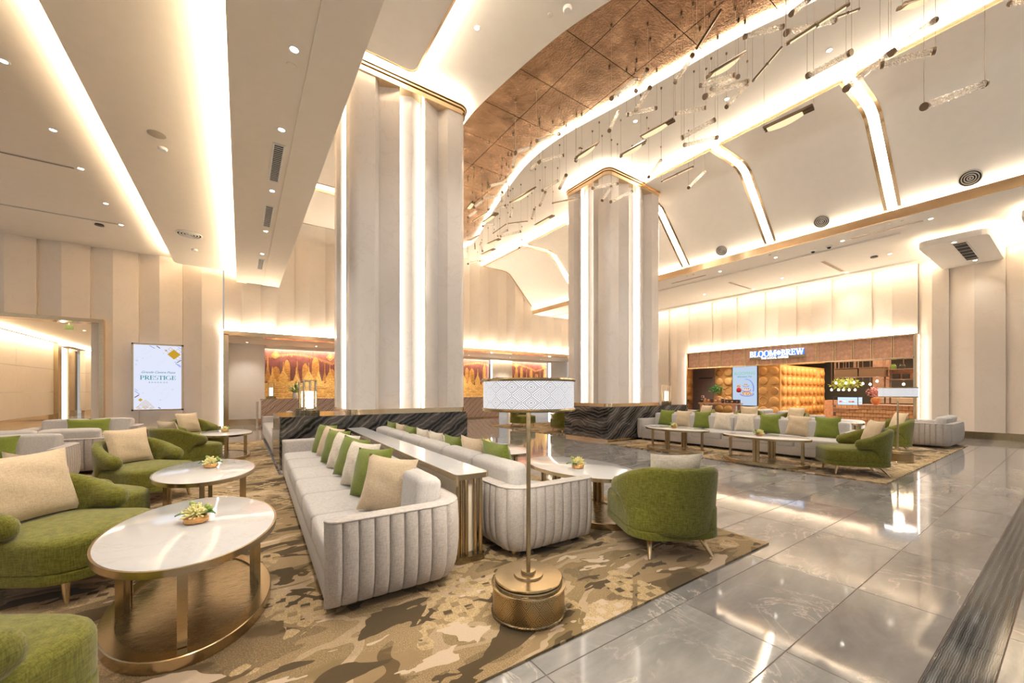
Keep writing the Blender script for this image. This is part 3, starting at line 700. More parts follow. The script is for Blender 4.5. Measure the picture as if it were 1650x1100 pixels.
# ------------------------------------------------------------------ furniture builders (each faces local +x)
def make_sofa(label, L, ncush, Dp=0.90, group=None):
    t = thing('sofa', label, 'sofa', group=group)
    w, R, H0, H1 = 0.17, 0.21, 0.06, 0.575
    hx, hy = Dp / 2, L / 2; c = w / 2; r = R - c
    pts = []
    def line(a, b, n):
        for k in range(n): pts.append((a[0] + (b[0] - a[0]) * k / n, a[1] + (b[1] - a[1]) * k / n))
    ds = 0.006
    line((hx, -hy + c), (-hx + c + r, -hy + c), int((Dp - c - r) / ds))
    na = int(r * PI / 2 / ds) + 2
    for k in range(na): a = -PI / 2 - k / na * PI / 2; pts.append((-hx + c + r + r * math.cos(a), -hy + c + r + r * math.sin(a)))
    line((-hx + c, -hy + c + r), (-hx + c, hy - c - r), int((L - 2 * c - 2 * r) / ds))
    for k in range(na): a = PI - k / na * PI / 2; pts.append((-hx + c + r + r * math.cos(a), hy - c - r + r * math.sin(a)))
    line((-hx + c + r, hy - c), (hx, hy - c), int((Dp - c - r) / ds)); pts.append((hx, hy - c))
    S0 = [0.0]
    for i in range(1, len(pts)): S0.append(S0[-1] + math.hypot(pts[i][0] - pts[i - 1][0], pts[i][1] - pts[i - 1][1]))
    tot = S0[-1]; nch = round(tot / 0.092); pitch = tot / nch
    S = sorted([(k + f) * pitch for k in range(nch) for f in (0.0, 0.06, 0.15, 0.3, 0.5, 0.7, 0.85, 0.94)] + [tot] + [q for d_ in (0.006, 0.02, 0.035, 0.06) for q in (d_, tot - d_)])
    old = pts; pts = []; j = 0
    for s in S:
        while j < len(S0) - 2 and S0[j + 1] < s: j += 1
        f = max(0, min(1, (s - S0[j]) / max(1e-9, S0[j + 1] - S0[j]))); pts.append((old[j][0] + (old[j + 1][0] - old[j][0]) * f, old[j][1] + (old[j + 1][1] - old[j][1]) * f))
    n = len(pts)
    rg = []; pipe = []
    for i in range(n):
        a = pts[max(0, i - 1)]; b = pts[min(n - 1, i + 1)]; dx, dy = b[0] - a[0], b[1] - a[1]; l = math.hypot(dx, dy); nx, ny = -dy / l, dx / l   # outward
        s = S[i]; e = min(s, tot - s); k = 1.0
        if e < c: k = max(0.12, math.sqrt(max(0.0, 1 - ((c - e) / c) ** 2)))
        hw = c * k
        q = (s / pitch) % 1.0; dd = min(q, 1 - q) * 2          # 0 at the seam, 1 in the middle of a channel
        g = 0.024 * (1 - math.sqrt(max(0.0, 1 - (1 - dd) ** 2.6)))
        if e < 0.03: g *= e / 0.03
        prof = [(-hw, H0 + 0.02, 0), (-hw, H1 - 0.03, 0), (-hw + 0.02 * k, H1 - 0.006, 0), (-hw * 0.3, H1 + 0.004, 0), (hw * 0.5, H1 + 0.004, 0), (hw - 0.016 * k, H1 - 0.002, 0.2), (hw - 0.002, H1 - 0.03, 1),
                (hw + 0.006 * k, H1 - 0.16, 1), (hw + 0.006 * k, H1 - 0.3, 1), (hw - 0.006, H0 + 0.10, 1), (hw - 0.03 * k, H0 + 0.035, 1), (hw - 0.06 * k, H0, 0.4), (-hw, H0, 0)]
        rg.append([(pts[i][0] + nx * (o - g * gg), pts[i][1] + ny * (o - g * gg), z) for o, z, gg in prof])
        pipe.append((pts[i][0] + nx * (hw - 0.012 * k), pts[i][1] + ny * (hw - 0.012 * k), H1 - 0.003))
    shell = MB().rings(rg).build('tufted_shell', 'fabric_grey', t, smooth=50)
    MB().tube(pipe[::4] + [pipe[-1]], 0.006, 6).build('piping', 'fabric_grey', shell)
    # frame below the cushions and its front rail
    mb = MB(); soft_slab(mb, Dp - w - 0.02, L - 2 * w + 0.01, H0, 0.235, 0.02, 0.018, w / 2 - 0.005, 0)
    mb.build('seat_base', 'fabric_grey', t, smooth=40)
    cw = (L - 2 * w) / ncush
    for k in range(ncush):
        mb = MB(); soft_slab(mb, Dp - w - 0.03, cw - 0.004, 0.235, 0.395, 0.05, 0.035, w / 2 + 0.0, -hy + w + cw * (k + 0.5), 0.018)
        o = mb.build('seat_cushion', 'fabric_seat', t, smooth=50)
    for k in range(ncush):
        mb = MB(); soft_slab(mb, 0.19, cw - 0.004, 0.0, 0.35, 0.06, 0.05, 0, 0, 0.012)
        o = mb.build('back_cushion', 'fabric_seat', t, (-hx + w + 0.075, -hy + w + cw * (k + 0.5), 0.38), smooth=50); o.rotation_euler = (0, -0.13, 0)
    nl = max(2, int(L / 0.95) + 1)
    for k in range(nl):
        y = -hy + 0.16 + (L - 0.32) * k / (nl - 1)
        for x in (hx - 0.10, -hx + 0.14):
            MB().lathe([(0.016, 0.016), (0.021, H0 + 0.01)], 10, (x, y)).build('leg', 'leg_gold', t)
    return t

def make_chair(label, group=None):
    t = thing('armchair', label, 'armchair', group=group)
    R = 0.335; arm = 0.19; half = R * PI / 2 + arm; n = 44; rg = []
    def smooth(a, b, x): x = max(0, min(1, (x - a) / (b - a))); return x * x * (3 - 2 * x)
    for i in range(n + 1):
        s = -1 + 2 * i / n; d = abs(s) * half; sg = 1 if s >= 0 else -1
        if d < R * PI / 2:
            a = d / R; px, py, nx, ny = -0.03 - R * math.cos(a), sg * R * math.sin(a) * 1.05, -math.cos(a), sg * math.sin(a)
        else:
            q = d - R * PI / 2; px, py, nx, ny = -0.03 + q, sg * (R * 1.05 - 0.25 * q * q), 0.0, sg * 1.0
        u = abs(s)
        zt = 0.735 - 0.155 * smooth(0.28, 1.0, u) ; zb = 0.185 + 0.235 * smooth(0.50, 0.74, u)
        w = 0.088 + 0.062 * smooth(0.35, 0.9, u); sc = 1.0
        e = (1 - u) * half
        if e < 0.08: sc = max(0.10, math.sqrt(max(0, 1 - ((0.08 - e) / 0.08) ** 2)))
        zc = (zt + zb) / 2; hh = (zt - zb) / 2 * (0.35 + 0.65 * sc); ww = w * (0.25 + 0.75 * sc) / 2; rr = min(ww, hh)
        ring = []
        for k in range(7): a = k / 6 * PI; ring.append((ww * math.cos(a), zc + hh - rr + rr * math.sin(a)))
        for f in (0.5, 0.0, -0.5): ring.append((-ww * 1.0, zc + (hh - rr) * f))
        for k in range(7): a = PI + k / 6 * PI; ring.append((ww * math.cos(a), zc - hh + rr + rr * math.sin(a)))
        for f in (-0.5, 0.0, 0.5): ring.append((ww * 1.0, zc + (hh - rr) * f))
        lean = 0.085
        rg.append([(px + nx * (o + lean * (z - 0.35)), py + ny * (o + lean * 0.8 * (z - 0.35)), z) for o, z in ring])
    MB().rings(rg).build('backrest', 'fabric_green', t, smooth=60)
    mb = MB(); soft_slab(mb, 0.85, 0.77, 0.225, 0.425, 0.22, 0.055, 0.085, 0, 0.022, 8); mb.build('seat', 'fabric_green', t, smooth=60)
    mb = MB(); soft_slab(mb, 0.855, 0.775, 0.155, 0.226, 0.22, 0.022, 0.085, 0, 0.0, 8); skirt = mb.build('seat_skirt', 'fabric_green', t, smooth=60)
    MB().prism(rrect(0.80, 0.72, 0.22, 6, 0.085, 0), 0.142, 0.157).build('brass_rail', 'brass', skirt)
    for sx, sy in ((1, 1), (1, -1), (-1, 1), (-1, -1)):
        x, y = (0.36, sy * 0.26) if sx > 0 else (-0.20, sy * 0.21)
        x2, y2 = (0.385, sy * 0.275) if sx > 0 else (-0.315, sy * 0.265)
        MB().tube([(x, y, 0.15), (x2, y2, 0.0)], 0.02, 10, radii=[0.026, 0.012]).build('leg', 'leg_gold', t)
    return t

def make_table(label):
    t = thing('coffee_table', label, 'table')
    A, B, H = 0.44, 0.74, 0.50
    e = lambda g, z: [(x, y, z) for x, y in ellipse(A - g, B - g)]
    top = MB().rings([e(0.02, H - 0.03), e(0.012, H - 0.03), e(0.012, H), e(0.02, H + 0.003)]).build('tabletop', 'marble_top', t, smooth=30)
    MB().rings([e(0.02, H - 0.036), e(0.0, H - 0.036), e(0.0, H - 0.001), e(0.012, H - 0.001)], True).build('brass_rim', 'brass', top, smooth=30)
    MB().rings([e(0.035, 0.0), e(0.03, 0.004), e(0.03, 0.058), e(0.035, 0.062), e(0.10, 0.062), e(0.105, 0.045)], True).build('base_ring', 'brass', t, smooth=30)
    MB().rings([e(0.104, 0.046), e(0.104, 0.05)]).build('base_plate', 'brass_dark', t, smooth=30)
    for sx in (1, -1):
        p = MB()
        for k, o in enumerate((-0.045, -0.015, 0.015, 0.045)):
            p.box(sx * (A - 0.11 - 0.022 * (k % 2)) - 0.018, sx * (A - 0.11 - 0.022 * (k % 2)) + 0.018, o - 0.0135, o + 0.0135, 0.05, H - 0.03)
        p.build('side_post', 'brass', t, smooth=0)
    for sy in (1, -1):
        MB().box(-0.02, 0.02, sy * (B - 0.13) - 0.02, sy * (B - 0.13) + 0.02, 0.05, H - 0.03).build('end_leg', 'brass', t, smooth=0)
    return t

def make_flower(label):
    t = thing('flower_arrangement', label, 'flowers'); rnd = random.Random(3)
    pot = MB(); n = 8
    rg = []
    for r, z in ((0.045, 0.0), (0.062, 0.006), (0.066, 0.034), (0.058, 0.045), (0.052, 0.045), (0.050, 0.03)):
        rg.append([(r * 1.05 * math.cos(2 * PI * k / n + 0.3), r * 1.0 * math.sin(2 * PI * k / n + 0.3), z) for k in range(n)])
    pot.rings(rg).build('bowl', 'copper_pot', t, smooth=0)
    fl = MB()
    for k in range(110):
        a = rnd.uniform(0, 2 * PI); up = rnd.random() ** 0.8; L = rnd.uniform(0.05, 0.085) * (1 - 0.35 * up)
        el = -0.25 + up * 1.6; d = Vector((math.cos(a) * math.cos(el), math.sin(a) * math.cos(el), math.sin(el)))
        p0 = Vector((0, 0, 0.052)) + d * 0.012; p1 = p0 + d * L * 0.6; p2 = p1 + d * L * 0.35 + Vector((0, 0, 0.012 * rnd.uniform(-0.6, 1)))
        fl.tube([p0, p1, p2], 0.003, 4, radii=[0.003, 0.004, 0.0055])
    fl.build('blossom', 'petal', t, smooth=60)
    for cx, cy, zz in ((-0.045, 0.035, 0.095), (0.052, 0.03, 0.09)):
        for k in range(4):
            ox, oy, oz = rnd.uniform(-0.018, 0.018), rnd.uniform(-0.018, 0.018), rnd.uniform(-0.014, 0.016)
            bd = MB().lathe([(0.002, -0.016), (0.011, -0.010), (0.0145, 0.0), (0.011, 0.011), (0.003, 0.016)], 10).build('bud', 'bud', t, (cx + ox, cy + oy, zz + oz), smooth=60)
        MB().tube([(cx * 0.4, cy * 0.4, 0.04), (cx, cy, zz - 0.012)], 0.003, 5).build('stem', 'leaf', t)
    for a, L in ((2.75, 0.10), (0.2, 0.07), (3.4, 0.075)):
        lf = MB(); m = 7; d = (math.cos(a), math.sin(a)); nn = (-d[1], d[0]); lft = []; rgt = []; mid = []
        for k in range(m):
            q = k / (m - 1); wd = 0.03 * math.sin(PI * (q ** 0.8)) * (1 + 0.12 * (k % 2)); r = 0.035 + L * q; z = 0.05 + 0.012 * math.sin(PI * q)
            mid.append((d[0] * r, d[1] * r, z - 0.005)); lft.append((d[0] * r + nn[0] * wd, d[1] * r + nn[1] * wd, z + 0.004)); rgt.append((d[0] * r - nn[0] * wd, d[1] * r - nn[1] * wd, z + 0.004))
        lf.add(lft + mid + rgt, [f for k in range(m - 1) for f in ((k, k + 1, m + k + 1, m + k), (m + k, m + k + 1, 2 * m + k + 1, 2 * m + k))])
        lf.build('leaf', 'leaf', t, smooth=60)
    return t

def make_lamp(label):
    t = thing('floor_lamp', label, 'floor lamp')
    MB().lathe([(0.05, 0), (0.222, 0.0), (0.228, 0.004), (0.228, 0.014), (0.222, 0.02)], 64).build('base_foot', 'brass_dark', t)
    MB().lathe([(0.218, 0.018), (0.218, 0.165)], 64).build('pierced_drum', 'base_pierced', t)
    MB().lathe([(0.218, 0.163), (0.226, 0.166), (0.227, 0.176), (0.21, 0.180), (0.205, 0.180)], 64).build('drum_rim', 'brass', t)
    MB().lathe([(0.1, 0.178), (0.203, 0.178), (0.206, 0.184), (0.203, 0.192), (0.19, 0.194), (0.19, 0.200), (0.206, 0.202), (0.207, 0.210), (0.203, 0.214), (0.09, 0.216)], 64).build('top_disc', 'brass', t)
    MB().lathe([(0.05, 0.214), (0.088, 0.214), (0.09, 0.218), (0.088, 0.226), (0.045, 0.228), (0.045, 0.24), (0.043, 0.246), (0.012, 0.248)], 48).build('collar', 'brass', t)
    MB().lathe([(0.0135, 0.24), (0.0135, 1.235)], 20).build('pole', 'brass', t)
    MB().lathe([(0.01, 1.218), (0.10, 1.218), (0.11, 1.225), (0.01, 1.228)], 40).build('bottom_plate', 'brass', t)
    R = 0.275
    sh = MB(); n = 72
    for r in (R, R - 0.004):
        sh.rings([[(r * math.cos(2 * PI * k / n), r * math.sin(2 * PI * k / n), z) for k in range(n)] for z in (-0.085, 0.085)], False)
    shade = sh.build('shade', 'shade_print', t, (0, 0, 1.315))
    for z, g in ((1.225, 0.006), (1.398, 0.008)):
        MB().rings([[((R + o) * math.cos(2 * PI * k / n), (R + o) * math.sin(2 * PI * k / n), z + zz) for k in range(n)] for o, zz in ((-0.012, 0.012), (g, 0.012), (g + 0.004, 0.004), (g, -0.006), (-0.012, -0.006), (-0.012, 0.012))], False).build('shade_ring', 'brass', shade, (0, 0, -1.315))
    MB().lathe([(0.2, 1.232), (R - 0.01, 1.232), (R - 0.01, 1.236), (0.2, 1.236)], 48).build('diffuser', 'led_white', t)
    l = bpy.data.lights.new('lamp_light', 'POINT'); l.energy = 14; l.color = (1, 0.86, 0.66); l.shadow_soft_size = 0.08
    lo = bpy.data.objects.new('lamp_light', l); C.objects.link(lo); lo.parent = t; lo.location = (0, 0, 1.10)
    return t

def make_lantern(label, H=0.58, w=0.16):
    t = thing('lantern', label, 'lantern')
    for sx, sy in ((1, 0), (-1, 0), (0, 1), (0, -1)):
        MB().lathe([(0.03, 0), (0.068, 0), (0.07, 0.01), (0.07, 0.085), (0.03, 0.09)], 20, (sx * 0.07, sy * 0.07)).build('base_lobe', 'brass_dark', t)
    MB().lathe([(0.02, 0.088), (0.06, 0.088), (0.06, 0.11), (0.02, 0.112)], 24).build('holder', 'brass', t)
    h = w / 2
    for sx in (1, -1):
        for sy in (1, -1): MB().box(sx * h - 0.006, sx * h + 0.006, sy * h - 0.006, sy * h + 0.006, 0.085, H).build('post', 'brass', t, smooth=0)
    tf = MB()
    for s in (1, -1):
        tf.box(-h - 0.006, h + 0.006, s * h - 0.006, s * h + 0.006, H - 0.006, H + 0.006); tf.box(s * h - 0.006, s * h + 0.006, -h, h, H - 0.006, H + 0.006)
    tf.box(-h, h, -0.006, 0.006, H - 0.004, H + 0.008); tf.build('top_frame', 'brass', t, smooth=0)
    MB().lathe([(0.002, 0.11), (0.05, 0.11), (0.05, 0.40), (0.002, 0.402)], 28).build('glowing_tube', 'lantern_glow', t)
    gl = MB()
    for s in (1, -1): gl.add([(s * h, -h, 0.09), (s * h, h, 0.09), (s * h, h, H), (s * h, -h, H)], [(0, 1, 2, 3)]); gl.add([(-h, s * h, 0.09), (h, s * h, 0.09), (h, s * h, H), (-h, s * h, H)], [(0, 1, 2, 3)])
    gl.build('glass', 'clear_glass', t, smooth=0)
    return t

# ------------------------------------------------------------------ pillows
PIL = {}
def pillow(mat, label, pos, rz, tilt=-0.32, roll=0.0, size=1.0, wide=1.0, group=None):
    key = (mat, wide)
    if key not in PIL:
        PIL[key] = pillow_mesh(0.225 * wide, 0.225, 0.08, seed=len(PIL)).build('pillow', mat, smooth=70); o = PIL[key]
    else:
        o = PIL[key].copy(); C.objects.link(o)
    o.location = pos; o.rotation_euler = (roll, tilt, rz); o.scale = (size,) * 3
    return tag(o, label, 'pillow', group)

# ------------------------------------------------------------------ nearest seating group
GA = -0.028
sofaA = make_sofa('long pale grey channel-tufted sofa in the foreground with green and beige pillows', 4.68, 6)
sofaA.location = (0.915, 4.77, 0.014); sofaA.rotation_euler = (0, 0, PI + GA)
dup(sofaA, (2.20, 4.80, 0.014), GA, 'long pale grey sofa behind the floor lamp, back to the marble console')
dup(sofaA, (9.50, 4.735, 0.014), PI, 'long pale grey sofa with eight pillows across the marble aisle')
dup(sofaA, (10.82, 4.735, 0.014), 0, 'long grey sofa turned to the cafe behind the far marble console')
dup(sofaA, (0.98, 11.75, 0.014), PI, 'grey sofa half hidden left of the near column, behind its marble plinth')

def make_console(label):
    t = thing('console_table', label, 'console')
    L, W, H = 4.55, 0.30, 0.70
    top = MB().prism(rrect(W - 0.02, L - 0.02, 0.05, 5), H - 0.004, H).build('marble_top', 'marble_top', t)
    MB().prism(rrect(W, L, 0.055, 5), H - 0.042, H - 0.003).build('brass_rim', 'brass', top)
    n = 5
    for k in range(n):
        a = -L / 2 + 0.12 + (L - 0.24) * k / n
        MB().box(-0.09, 0.09, a + 0.003, a + (L - 0.24) / n - 0.003, 0.05, H - 0.04).build('side_panel', 'cream_paint', t, smooth=0)
    MB().prism(rrect(W - 0.04, L - 0.06, 0.04, 4), 0.0, 0.05).build('base_plate', 'brass_dark', t)
    for s in (1, -1):
        p = MB()
        for k, o in enumerate((-0.10, -0.065, -0.03, 0.06, 0.095)):
            p.lathe([(0.017, 0.05), (0.017, H - 0.04)], 10, (o, s * (L / 2 - 0.07 - 0.02 * (k % 2))))
        p.build('fluted_post', 'brass', t)
    return t
con = make_console('marble topped brass console between the two foreground sofas')
con.location = (1.565, 4.955, 0.014); con.rotation_euler = (0, 0, -0.035)
dup(con, (10.155, 4.76, 0.014), 0, 'marble topped console behind the sofa with eight pillows')

FR = 0.014
tb = make_table('oval white marble coffee table nearest the camera, left of the foreground sofa')
tb.location = (-0.24, 3.17, FR)
TABLES = [(-0.30, 5.31, 'second oval marble coffee table from the camera on the left side'), (-0.24, 9.90, 'oval marble coffee table left of the column, farthest on the left side'),
          (3.10, 3.20, 'oval marble coffee table in front of the green armchair by the floor lamp'), (3.08, 5.0, 'oval marble coffee table beside the near column on its right'),
          (8.02, 3.38, 'oval marble coffee table before the far sofa, nearer the dark green chair'), (8.08, 5.22, 'oval marble coffee table before the far sofa, next to the marble plinth'),
          (9.75, 10.7, 'distant oval table between the columns flanked by green chairs')]
for x, y, lb in TABLES: dup(tb, (x, y, FR), 0.0, lb)
fl = make_flower('yellow spider flower in a copper bowl on the nearest coffee table'); fl.location = (-0.235, 3.20, FR + 0.503); fl.rotation_euler = (0, 0, -0.5)
for x, y, lb in ((-0.27, 5.42, 'yellow flower in a copper bowl on the second left coffee table'), (-0.27, 9.98, 'small yellow flower bowl on the farthest left coffee table'),
                 (3.02, 3.12, 'yellow flower bowl on the table before the green armchair by the lamp'), (3.02, 5.05, 'yellow flower bowl on the table beside the near column'),
                 (8.0, 3.45, 'flower bowl on the far sofa table nearer the dark green chair'), (8.05, 5.25, 'flower bowl on the far sofa table next to the marble plinth'),
                 (9.75, 10.7, 'tiny flower bowl on the distant table between the columns')):
    dup(fl, (x, y, FR + 0.503), random.uniform(-0.6, 0.3), lb)
fl2 = dup(fl, (-2.65, 10.95, FR + 0.47), 0.3, 'yellow flower bowl among the grey sofas on the far left')
lt = make_table('coffee table hidden among the grey sofas on the far left'); lt.location = (-2.7, 10.95, FR); lt.scale = (1, 1, 0.94)

ch = make_chair('olive green armchair at the bottom left corner, seat towards the table')
ch.location = (-0.99, 2.07, FR); ch.rotation_euler = (0, 0, math.radians(57))
CH = [(-1.075, 4.07, -33, 'olive green armchair left of the nearest table with a large beige pillow'),
      (-1.26, 4.98, 38, 'olive green armchair half hidden behind the chair with the large pillow'),
      (-1.02, 6.68, -45, 'olive green armchair facing the second left table with one pillow'),
      (-0.82, 8.78, 36, 'olive green armchair seen from the side near the wall screen'),
      (-0.80, 10.92, -45, 'olive green armchair beside the far left table under the wall screen'),
      (3.05, 2.10, 61, 'olive green armchair seen from behind, right of the floor lamp'),
      (8.36, 2.12, 125, 'olive green armchair at the front corner of the far carpet'),
      (11.86, 2.50, 125, 'olive green armchair behind the far floor lamp pole'),
      (12.9, 4.75, 165, 'green armchair with a beige pillow in front of the cafe counter'),
      (13.0, 5.9, 205, 'green armchair with pillow in front of the padded cafe wall'),
      (12.7, 7.3, 160, 'green armchair with pillow in front of the jar display table'),
      (8.75, 12.1, -80, 'distant green armchair seen under the near lamp shade, left one'),
      (8.85, 9.75, 75, 'distant green armchair seen under the near lamp shade, right one')]
for x, y, a, lb in CH: dup(ch, (x, y, FR), math.radians(a), lb)
lamp = make_lamp('brass floor lamp with printed drum shade in the foreground'); lamp.location = (1.45, 1.93, FR)
dup(lamp, (10.32, 2.02, FR), 0.4, 'brass floor lamp with printed drum shade in front of the cafe')

# loveseats
ls = make_sofa('pale grey loveseat on the far left facing the camera, nearest one', 1.75, 2)
ls.location = (-2.82, 8.12, FR); ls.rotation_euler = (0, 0, -PI / 2)
for x, y, a, lb in ((-2.60, 9.45, PI / 2, 'pale grey loveseat on the left seen from behind, tufted back visible'), (-2.72, 12.15, -PI / 2, 'small grey loveseat below the lit doorway with green pillow'),
                    (-2.95, 6.25, PI / 2, 'grey loveseat at the left edge, only its arm showing'), (14.18, 2.15, PI / 2, 'grey tufted loveseat at the far right end of the carpet'),
                    (14.3, 5.05, -PI / 2, 'grey loveseat behind the green chairs, before the padded wall'), (14.3, 6.35, PI / 2, 'grey loveseat back to back with another, before the padded wall'), (14.3, 9.0, -PI / 2, 'grey loveseat before the cafe jar table, behind the long sofa')):
    dup(ls, (x, y, FR), a, lb)

# pillows on the foreground sofa, far end to near end
seq = ['velvet_green', 'fabric_beige', 'velvet_green', 'fabric_cream', 'velvet_green', 'fabric_cream', 'velvet_green', 'fabric_beige']
NM = {'velvet_green': 'green velvet', 'fabric_beige': 'beige', 'fabric_cream': 'cream textured'}
for k, mt in enumerate(seq):
    y = 6.45 - k * 0.487; x = 0.86 + (y - 2.4) * 0.028 
    pillow(mt, NM[mt] + ' pillow on the foreground sofa, ' + ORD[8 - k] + ' from its near arm', (x, y, 0.415), PI + GA + (0.75 if k == 7 else 0.45), -0.30, random.uniform(-0.10, 0.10), 1.0 if k < 7 else 0.98)
seqB = ['velvet_green', 'fabric_beige', 'velvet_green', 'fabric_cream', 'fabric_cream', 'velvet_green', 'fabric_beige', 'velvet_green']
for k, mt in enumerate(seqB):
    y = 6.6 - k * 0.49; x = 2.07 + (y - 2.4) * 0.028
    pillow(mt, NM[mt] + ' pillow over the sofa back behind the lamp, ' + ORD[8 - k] + ' from the camera', (x, y, 0.415), GA, -0.24, 0, 1.05 if k in (7, 6) else 0.98)
seqC = ['velvet_green', 'fabric_beige', 'velvet_green', 'fabric_cream', 'fabric_cream', 'velvet_green', 'fabric_beige', 'velvet_green']
for k, mt in enumerate(seqC):
    y = 6.55 - k * 0.52
    pillow(mt, NM[mt] + ' pillow on the sofa across the aisle, ' + ORD[k + 1] + ' from the marble plinth', (9.60, y, 0.415), PI, -0.30, random.uniform(-0.05, 0.05), 0.98)
def on(x, y, a, dx, dz=0.44, dy=0):
    a = math.radians(a); return (x + dx * math.cos(a) - dy * math.sin(a), y + dx * math.sin(a) + dy * math.cos(a), dz)
for i, (lb, sz, wd) in {0: ('large ribbed beige pillow on the armchair left of the nearest table', 1.08, 1.35), 2: ('beige pillow on the armchair facing the second left table', 1.0, 1.1),
                    1: ('ribbed beige pillow standing behind the big foreground pillow', 0.95, 1.1),
                    3: ('beige pillow lying low in the side-on armchair near the wall screen', 0.95, 1.1), 4: ('beige pillow on the armchair under the wall screen', 1.0, 1.1),
                    5: ('cream ribbed pillow peeking over the green armchair right of the lamp', 0.92, 1.1), 6: ('beige pillow leaning in the front corner armchair of the far carpet', 1.0, 1.1),
                    7: ('beige pillow behind the far floor lamp pole', 1.0, 1.1), 8: ('beige pillow on the armchair before the cafe counter', 1.0, 1.1),
                    9: ('beige pillow on the armchair before the padded cafe wall', 1.0, 1.1), 10: ('beige pillow on the armchair before the jar display table', 1.0, 1.1)}.items():
    x, y, a, _ = CH[i]
    pillow('fabric_beige' if i not in (5,) else 'fabric_cream', lb, on(x, y, a, -0.13, 0.45), math.radians(a), -0.30, 0.0, sz, wd)
pillow('velvet_green', 'long green pillow on the nearest far-left loveseat', (-2.80, 8.10, 0.425), -PI / 2, -0.28, 0, 0.75, 2.0)
pillow('velvet_green', 'long green pillow on the loveseat below the lit doorway', (-2.70, 12.12, 0.425), -PI / 2, -0.28, 0, 0.75, 2.0)

# lanterns on the plinths
ln = make_lantern('tall brass lantern with glowing tube on the near marble plinth, front one'); ln.location = (1.00, 7.72, 0.93); ln.scale = (1.15, 1.15, 1.05)
o = dup(ln, (1.02, 8.55, 0.93), 0, 'brass lantern with glowing tube on the near plinth, behind the front one')
o = dup(ln, (11.02, 7.45, 0.93), 0, 'brass lantern with glowing tube on the far plinth')

# ------------------------------------------------------------------ lettering
def text_obj(name, body, size, mat, parent, loc, rot, extrude=0.002, align='CENTER', space=1.0, shear=0.0, bold=0.0):
    cu = bpy.data.curves.new('lettering', 'FONT'); cu.body = body; cu.size = size; cu.extrude = extrude; cu.align_x = align; cu.align_y = 'BOTTOM_BASELINE'
    cu.space_character = space; cu.shear = shear; cu.offset = bold
    tmp = bpy.data.objects.new('lettering', cu); C.objects.link(tmp)
    dg = bpy.context.evaluated_depsgraph_get(); me = bpy.data.meshes.new_from_object(tmp.evaluated_get(dg))
    bpy.data.objects.remove(tmp); me.materials.clear(); me.materials.append(MATS[mat])
    o = bpy.data.objects.new(name, me); C.objects.link(o); o.parent = parent; o.location = loc; o.rotation_euler = rot
    return o
def bar(a, b, w):
    dx, dy = b[0] - a[0], b[1] - a[1]; l = math.hypot(dx, dy); nx, ny = -dy / l * w / 2, dx / l * w / 2
    return [(a[0] + nx, a[1] + ny), (b[0] + nx, b[1] + ny), (b[0] - nx, b[1] - ny), (a[0] - nx, a[1] - ny)]
def bow(cx, cy, rx, ry, a0, a1, thick, thin, n=14):
    out = []
    for k in range(n):
        q = []
        for t in (k, k + 1):
            a = math.radians(a0 + (a1 - a0) * t / n); w = thin + (thick - thin) * abs(math.cos(a))
            q.append(((cx + rx * math.cos(a), cy + ry * math.sin(a)), (cx + (rx - w) * math.cos(a), cy + (ry - thin) * math.sin(a))))
        out.append([q[0][0], q[1][0], q[1][1], q[0][1]])
    return out
def serif_glyph(c, T=0.2, t=0.09):
    S = lambda x, y, w=0.32: bar((x - w / 2, y), (x + w / 2, y), 0.06)
    lo, hi = 0.03, 0.97
    st = lambda x, w=T: bar((x, 0), (x, 1), w)
    if c == 'B': return [st(.15), S(.13, lo), S(.13, hi)] + bow(.22, .74, .36, .26, 90, -90, T, t) + bow(.22, .27, .42, .27, 90, -90, T, t), .70
    if c == 'L': return [st(.15), S(.15, lo), S(.15, hi), bar((.1, .045), (.6, .045), t), bar((.59, 0), (.59, .26), .06)], .66
    if c == 'O': return bow(.44, .5, .44, .52, 0, 360, T, t, 28), .92
    if c == 'M': return [st(.12, t), bar((.14, 1), (.48, .05), T), bar((.46, .05), (.80, 1), t), st(.86), S(.12, lo), S(.86, lo), S(.08, hi, .26), S(.90, hi, .26)], 1.06
    if c == 'R': return [st(.15), S(.13, lo), S(.13, hi), bar((.32, .48), (.64, .03), T), S(.68, lo, .2)] + bow(.22, .73, .40, .27, 90, -90, T, t), .76
    if c == 'E': return [st(.15), S(.13, lo), S(.13, hi), bar((.1, .045), (.6, .045), t), bar((.1, .955), (.57, .955), t), bar((.2, .52), (.48, .52), t), bar((.59, 0), (.59, .27), .06), bar((.56, .75), (.56, 1), .06), bar((.47, .38), (.47, .66), .05)], .68
    if c == 'W': return [bar((.10, 1), (.36, 0), T), bar((.36, 0), (.56, .95), t), bar((.54, 1), (.80, 0), T), bar((.80, 0), (1.02, 1), t), S(.10, hi, .28), S(.55, hi, .26), S(1.02, hi, .24)], 1.14
    if c == 'P': return [st(.15), S(.15, lo), S(.13, hi)] + bow(.22, .70, .40, .30, 90, -90, T, t), .68
    if c == 'S': return bow(.30, .74, .27, .27, 40, 250, T * .8, t) + bow(.30, .27, .28, .28, 80, -150, T * .8, t), .64
    if c == 'T': return [st(.34), S(.34, lo), bar((.02, .955), (.66, .955), t), bar((.03, .72), (.03, 1), .06), bar((.65, .72), (.65, 1), .06)], .72
    if c == 'I': return [st(.16), S(.16, lo), S(.16, hi)], .36
    if c == 'G': return bow(.44, .5, .44, .52, 45, 330, T, t, 22) + [bar((.76, .05), (.76, .42), T * .8), S(.72, .42, .28)], .92
    if c == '*': return bow(.34, .5, .32, .36, 0, 360, .07, .07, 20) + [bar((.34, .1), (.34, .9), .07), bar((.0, .5), (.68, .5), .07), bar((.16, .25), (.16, .75), .06), bar((.52, .25), (.52, .75), .06)], .74
    return [], .4
